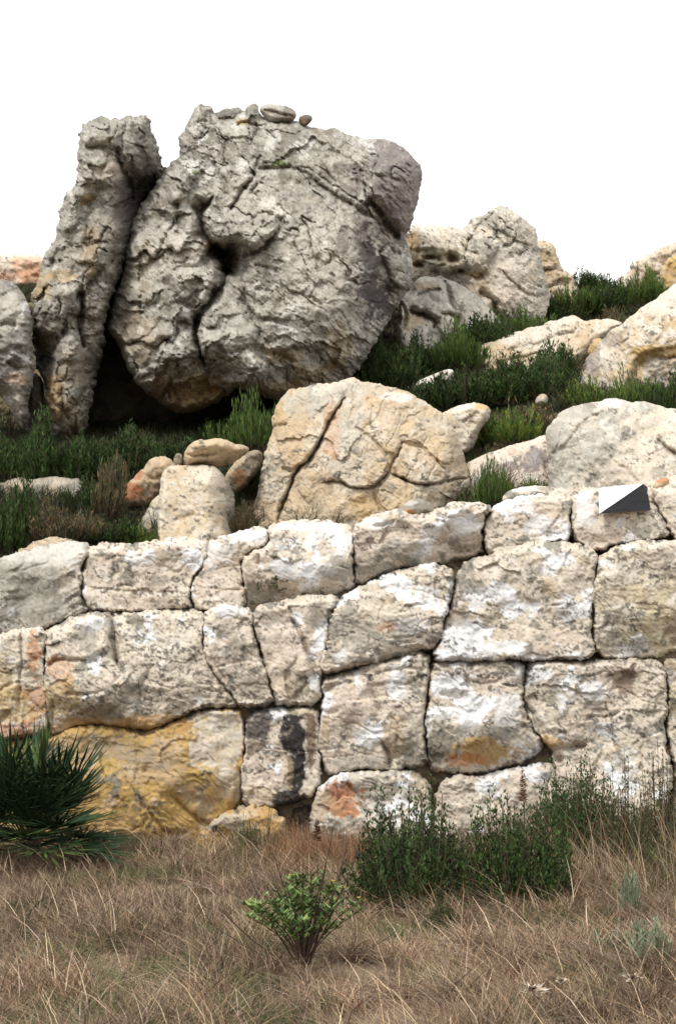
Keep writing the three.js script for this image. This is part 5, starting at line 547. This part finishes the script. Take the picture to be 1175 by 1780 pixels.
{ // pale grey-green plants and dry thistles at the lower right
  const mk = (seed) => bushProto(seed, { sprigs: 90, leaves: 20, len: 0.09, wid: 0.03, open: 0.5, from: 0.2, c1: G.silver, c2: [0.16, 0.21, 0.12], alt: 0.4, spread: 0.4, stems: 0.9, lobes: 5, wood: [0.2, 0.2, 0.13] });
  [[1065, 1668, 80, 75, 'pale grey-green plant left of the other one at the lower right'], [1135, 1690, 90, 100, 'pale grey-green plant by the right edge of the grass'], [1100, 1600, 50, 100, 'tall thin pale green plant behind the pair of grey-green plants']].forEach(([px, py, w, h, label], i) => { const [x, z] = hit(px, py), m = z / FL; bush(mk(60 + i), 'silvery_plant', label, 'pale plants at the lower right', x, z, w * m * 1.25, h * m * 1.35, i, w * m * 1.25); });
  const thistle = (px, py, hh, rad, label) => {
    const [x, z] = hit(px, py), r = rng(px), g = new THREE.Group(), S = new Leaves(), H = new Leaves(), B = new Leaves();
    S.stem([[0, 0, 0], [0.01, hh * 0.5, 0], [0, hh, 0.01]], 0.006, 0.004, [0.2, 0.14, 0.08], 5);
    for (let j = 0; j < 26; j++) { const b = r() * 6.283, d = norm([Math.cos(b), -0.1 + 0.8 * r(), Math.sin(b)]); H.leaf(0, hh, 0.01, d[0], d[1], d[2], rad * (0.7 + 0.5 * r()), 0.016, jit([0.5, 0.43, 0.34], r, 0.2), 0.2, r()); }
    for (let j = 0; j < 40; j++) { const b = r() * 6.283, d = norm([Math.cos(b) * 0.7, 0.2 + r(), Math.sin(b) * 0.7]); B.leaf(0, hh, 0.01, d[0], d[1], d[2], rad * 0.4, 0.012, jit([0.07, 0.04, 0.03], r, 0.3), 0.2, r()); }
    for (const [n, q, m] of [['stalk', S, woodMat], ['bracts', H, grassMat], ['seed_head', B, grassMat]]) { const e = shadows(new THREE.Mesh(q.geometry(), m)); e.name = n; g.add(e); }
    g.position.set(x, groundY(x, z), -z); addTop(g, 'dry_thistle', label, 'thistle', 'dry thistle heads');
  };
  thistle(925, 1775, 0.13, 0.075, 'large dry thistle head low in the grass, leftmost of three'); thistle(976, 1768, 0.16, 0.04, 'small dry thistle head, middle of the three'); thistle(1098, 1770, 0.18, 0.06, 'star-shaped dry thistle head below the grey-green plants');
}
{ // sprigs rooted in the joints of the rock, and dock stalks in the grass
  const sprig = (px, py, z, h, label) => { const r = rng(px), L = new Leaves(), S = new Leaves(), g = new THREE.Group(), q = U(px, py, z); S.stem([[0, -0.04, 0.02], [0.004, h * 0.5, 0.03], [0, h, 0.04]], 0.004, 0.002, [0.1, 0.1, 0.04], 4);
    for (let j = 0; j < 60; j++) { const t = 0.1 + 0.9 * r(), b = r() * 6.283, e = norm([Math.cos(b), 0.5, Math.sin(b)]); L.leaf(0, h * t, 0.03, e[0], e[1], e[2], 0.03 * (0.6 + 0.6 * r()), 0.01, jit(r() < 0.3 ? G.olive : G.mid, r, 0.3), 0.2, r()); }
    for (const [n, k, m] of [['foliage', L, leafMat], ['stem', S, woodMat]]) { const e = shadows(new THREE.Mesh(k.geometry(), m)); e.name = n; g.add(e); } g.position.set(...q); addTop(g, 'joint_sprig', label, 'plant', 'sprigs growing from rock joints'); };
  sprig(449, 1030, 13.56, 0.17, 'small green sprig at the left end of the joint below the fourth top block'); sprig(480, 1028, 13.54, 0.15, 'small green sprig just right of the other one in the ledge joint');
  for (let k = 0; k < 1; k++) sprig(484, 289, 22.2, 0.06, 'little tuft of green in the crack of the great boulder');
  const dock = (px, py, h, label) => { const [x, z] = hit(px, py), r = rng(px + 5), S = new Leaves(), B = new Leaves(), g = new THREE.Group(); S.stem([[0, 0, 0], [0.01, h * 0.5, 0], [0.0, h, 0]], 0.005, 0.003, [0.14, 0.08, 0.045], 5);
    for (let j = 0; j < 130; j++) { const t = 0.7 + 0.32 * r(), b = r() * 6.283, e = norm([Math.cos(b), 0.6 * r(), Math.sin(b)]); B.leaf(0.004 * t, h * t, 0, e[0], e[1], e[2], 0.035 * (1.25 - t) * 2 + 0.008, 0.011, jit([0.13, 0.06, 0.035], r, 0.3), 0.3, r()); }
    for (const [n, k, m] of [['stalk', S, woodMat], ['seed_head', B, grassMat]]) { const e = shadows(new THREE.Mesh(k.geometry(), m)); e.name = n; g.add(e); } g.position.set(x, groundY(x, z), -z); addTop(g, 'dock_stalk', label, 'weed', 'brown dock stalks'); };
  dock(910, 1520, 0.82, 'brown seed stalk rising over the largest dark bush'); dock(1085, 1470, 0.75, 'brown seed stalk by the crack in the right foot of the ledge'); dock(1163, 1480, 0.95, 'tall brown seed stalk at the right edge of the ledge'); dock(550, 1545, 0.5, 'thin brown stalk behind the round-topped shrub');
}
console.log('meadow', Date.now() % 1e6);

// ---------------------------------------------------------------- grass
function tuft(seed, n, hMin, hMax, w, lean, cols) {
  const r = rng(seed), L = new Leaves();
  for (let i = 0; i < n; i++) {
    const a = r() * 6.283, b = r() * 6.283, q = Math.sqrt(r()) * 0.07, l = hMin + (hMax - hMin) * r() * r() ** 0.3, le = lean * (0.2 + 1.3 * r()), x = Math.cos(b) * q, z = Math.sin(b) * q, pts = [], n2 = 4;
    for (let k = 0; k < n2; k++) { const t = k / (n2 - 1), s = le * t * t * l; pts.push([x + Math.cos(a) * (s + t * l * le * 0.3), l * t * (1 - 0.35 * Math.min(1, le) * t), z + Math.sin(a) * (s + t * l * le * 0.3)]); }
    L.blade(pts, w * (0.6 + 0.8 * r()), jit(cols[Math.floor(r() * cols.length)], r, 0.25), [-Math.sin(a + 0.6), 0, Math.cos(a + 0.6)]);
  }
  return L.geometry();
}
const straw = [[0.27, 0.185, 0.115], [0.19, 0.122, 0.075], [0.40, 0.305, 0.205], [0.1, 0.06, 0.038], [0.25, 0.18, 0.13], [0.16, 0.1, 0.062]], green = [[0.085, 0.115, 0.03], [0.12, 0.13, 0.045], [0.16, 0.15, 0.07], [0.05, 0.08, 0.025]], amber = [[0.25, 0.165, 0.08], [0.16, 0.1, 0.05], [0.34, 0.26, 0.15], [0.1, 0.065, 0.035], [0.09, 0.09, 0.035], [0.06, 0.07, 0.025]];
function grass(name, label, geos, place, count, seed) {
  const r = rng(seed), root = new THREE.Group(), per = geos.map(() => []), M = new THREE.Matrix4(), Q = new THREE.Quaternion(), E = new THREE.Euler();
  for (let i = 0; i < count; i++) { const p = place(r); if (!p) continue; const k = Math.floor(r() * geos.length); E.set((r() - .5) * 0.3, r() * 6.283, (r() - .5) * 0.3); M.compose(new THREE.Vector3(p[0], groundY(p[0], p[1]) - 0.01, -p[1]), Q.setFromEuler(E), new THREE.Vector3(p[2], p[3], p[2])); per[k].push([M.clone(), p[4]]); }
  geos.forEach((g, k) => { const m = shadows(new THREE.InstancedMesh(g, grassMat, per[k].length)); per[k].forEach(([mm, c], i) => { m.setMatrixAt(i, mm); m.setColorAt(i, new THREE.Color().setRGB(...c)); }); m.name = 'blades'; m.userData.kind = 'stuff'; root.add(m); });
  addTop(root, name, label, 'grass', null, 'stuff');
}
const tone = (r, a = 0.3) => { const g = 1 + (r() - 0.5) * 2 * a; return [g, g * (0.96 + 0.08 * r()), g * (0.9 + 0.2 * r())]; };
grass('dry_grass', 'matted dry brown grass covering the meadow before the ledge', [tuft(1, 34, 0.05, 0.22, 0.0045, 1.1, straw), tuft(2, 30, 0.04, 0.2, 0.0045, 1.5, straw), tuft(3, 26, 0.08, 0.3, 0.004, 0.8, straw), tuft(4, 30, 0.03, 0.14, 0.005, 1.9, straw)],
  (r) => { const z = 4.6 + 8.9 * r(), x = (r() - 0.5) * (3.6 + z * 0.62), n = fbm(x * 0.8, z * 0.8, 70, 3), q = fbm(x * 2.6, z * 2.6, 73, 3), p = fbm(x * 1.3, z * 1.3, 76, 3); if (n + q < -0.2 && r() < 0.75) return null; const s = Math.max(0.35, 0.7 + 0.4 * r() + n * 0.5 + q * 0.9), t = tone(r, 0.35), g = 1 + p * 0.9; return [x, z, s, s * (0.85 + 0.5 * r()), [t[0] * g, t[1] * g, t[2] * g]]; }, 15000, 5);
grass('green_grass', 'patches of short green grass among the dry meadow', [tuft(11, 26, 0.04, 0.16, 0.005, 1.2, green), tuft(12, 20, 0.06, 0.22, 0.005, 0.9, green)],
  (r) => { const z = 4.8 + 8.4 * r(), x = (r() - 0.5) * (3.6 + z * 0.62), n = fbm(x * 0.9, z * 0.9, 81, 3) + (x < -0.3 && z < 9.5 ? 0.16 : 0); if (n < 0.07) return null; return [x, z, 1, 0.9 + 0.5 * r(), tone(r)]; }, 9000, 6);
grass('tall_grass', 'tall amber grass stalks along the foot of the ledge', [tuft(21, 12, 0.2, 0.6, 0.0055, 0.55, amber), tuft(22, 12, 0.15, 0.5, 0.0055, 0.9, amber), tuft(23, 7, 0.35, 0.75, 0.005, 0.45, straw), tuft(24, 12, 0.12, 0.4, 0.006, 0.8, green)],
  (r) => { const px = 240 + 980 * r(), right = sst(620, 1100, px), z = 13.1 - (0.4 + 2.4 * right) * r() ** 1.3, x = (px - CX) / FL * z; if (right < 0.1 && r() < 0.55) return null; const s = 0.5 + 0.6 * right * (0.5 + r()); return [x, z, 1, s * (0.6 + 0.6 * r()), tone(r, 0.5)]; }, 1250, 7);
grass('hill_grass', 'low green and brown growth covering the hillside soil', [tuft(31, 26, 0.08, 0.3, 0.011, 1.0, [...green, straw[1]]), tuft(32, 24, 0.08, 0.35, 0.011, 0.8, [green[0], green[3], straw[3], G.mid])],
  (r) => { const z = 14.6 + 22 * r() ** 1.2, x = (r() - 0.5) * (6 + z * 0.6), n = fbm(x * 0.7, z * 0.7, 90, 3); if (z < 16.6 && x > -2 && x < 1.6) return null; const t = tone(r), d = 0.5; return [x, z, 1.1, 0.7 + 0.6 * r() + n, [t[0] * d, t[1] * d, t[2] * d]]; }, 12000, 8);
grass('red_grass', 'reddish brown grass below the dark-streaked block', [tuft(41, 16, 0.15, 0.45, 0.005, 0.45, [[0.22, 0.11, 0.05], [0.28, 0.16, 0.08], [0.15, 0.075, 0.035], [0.33, 0.22, 0.13]])],
  (r) => { const px = 470 + 190 * r(), z = 12.95 - 1.4 * r(), x = (px - CX) / FL * z; return [x, z, 1, 0.5 + 0.6 * r(), tone(r, 0.4)]; }, 260, 9);
grass('bush_skirt_grass', 'dry grass stalks standing in front of the dark meadow bushes', [tuft(51, 12, 0.15, 0.42, 0.005, 0.7, straw), tuft(52, 10, 0.15, 0.5, 0.005, 0.5, amber)],
  (r) => { const px = 610 + 440 * r(), z = 9.75 + 0.75 * r(), x = (px - CX) / FL * z; return [x, z, 1, 0.5 + 0.6 * r(), tone(r, 0.4)]; }, 170, 10);
console.log('grass', Date.now() % 1e6);

renderer.render(scene, camera);
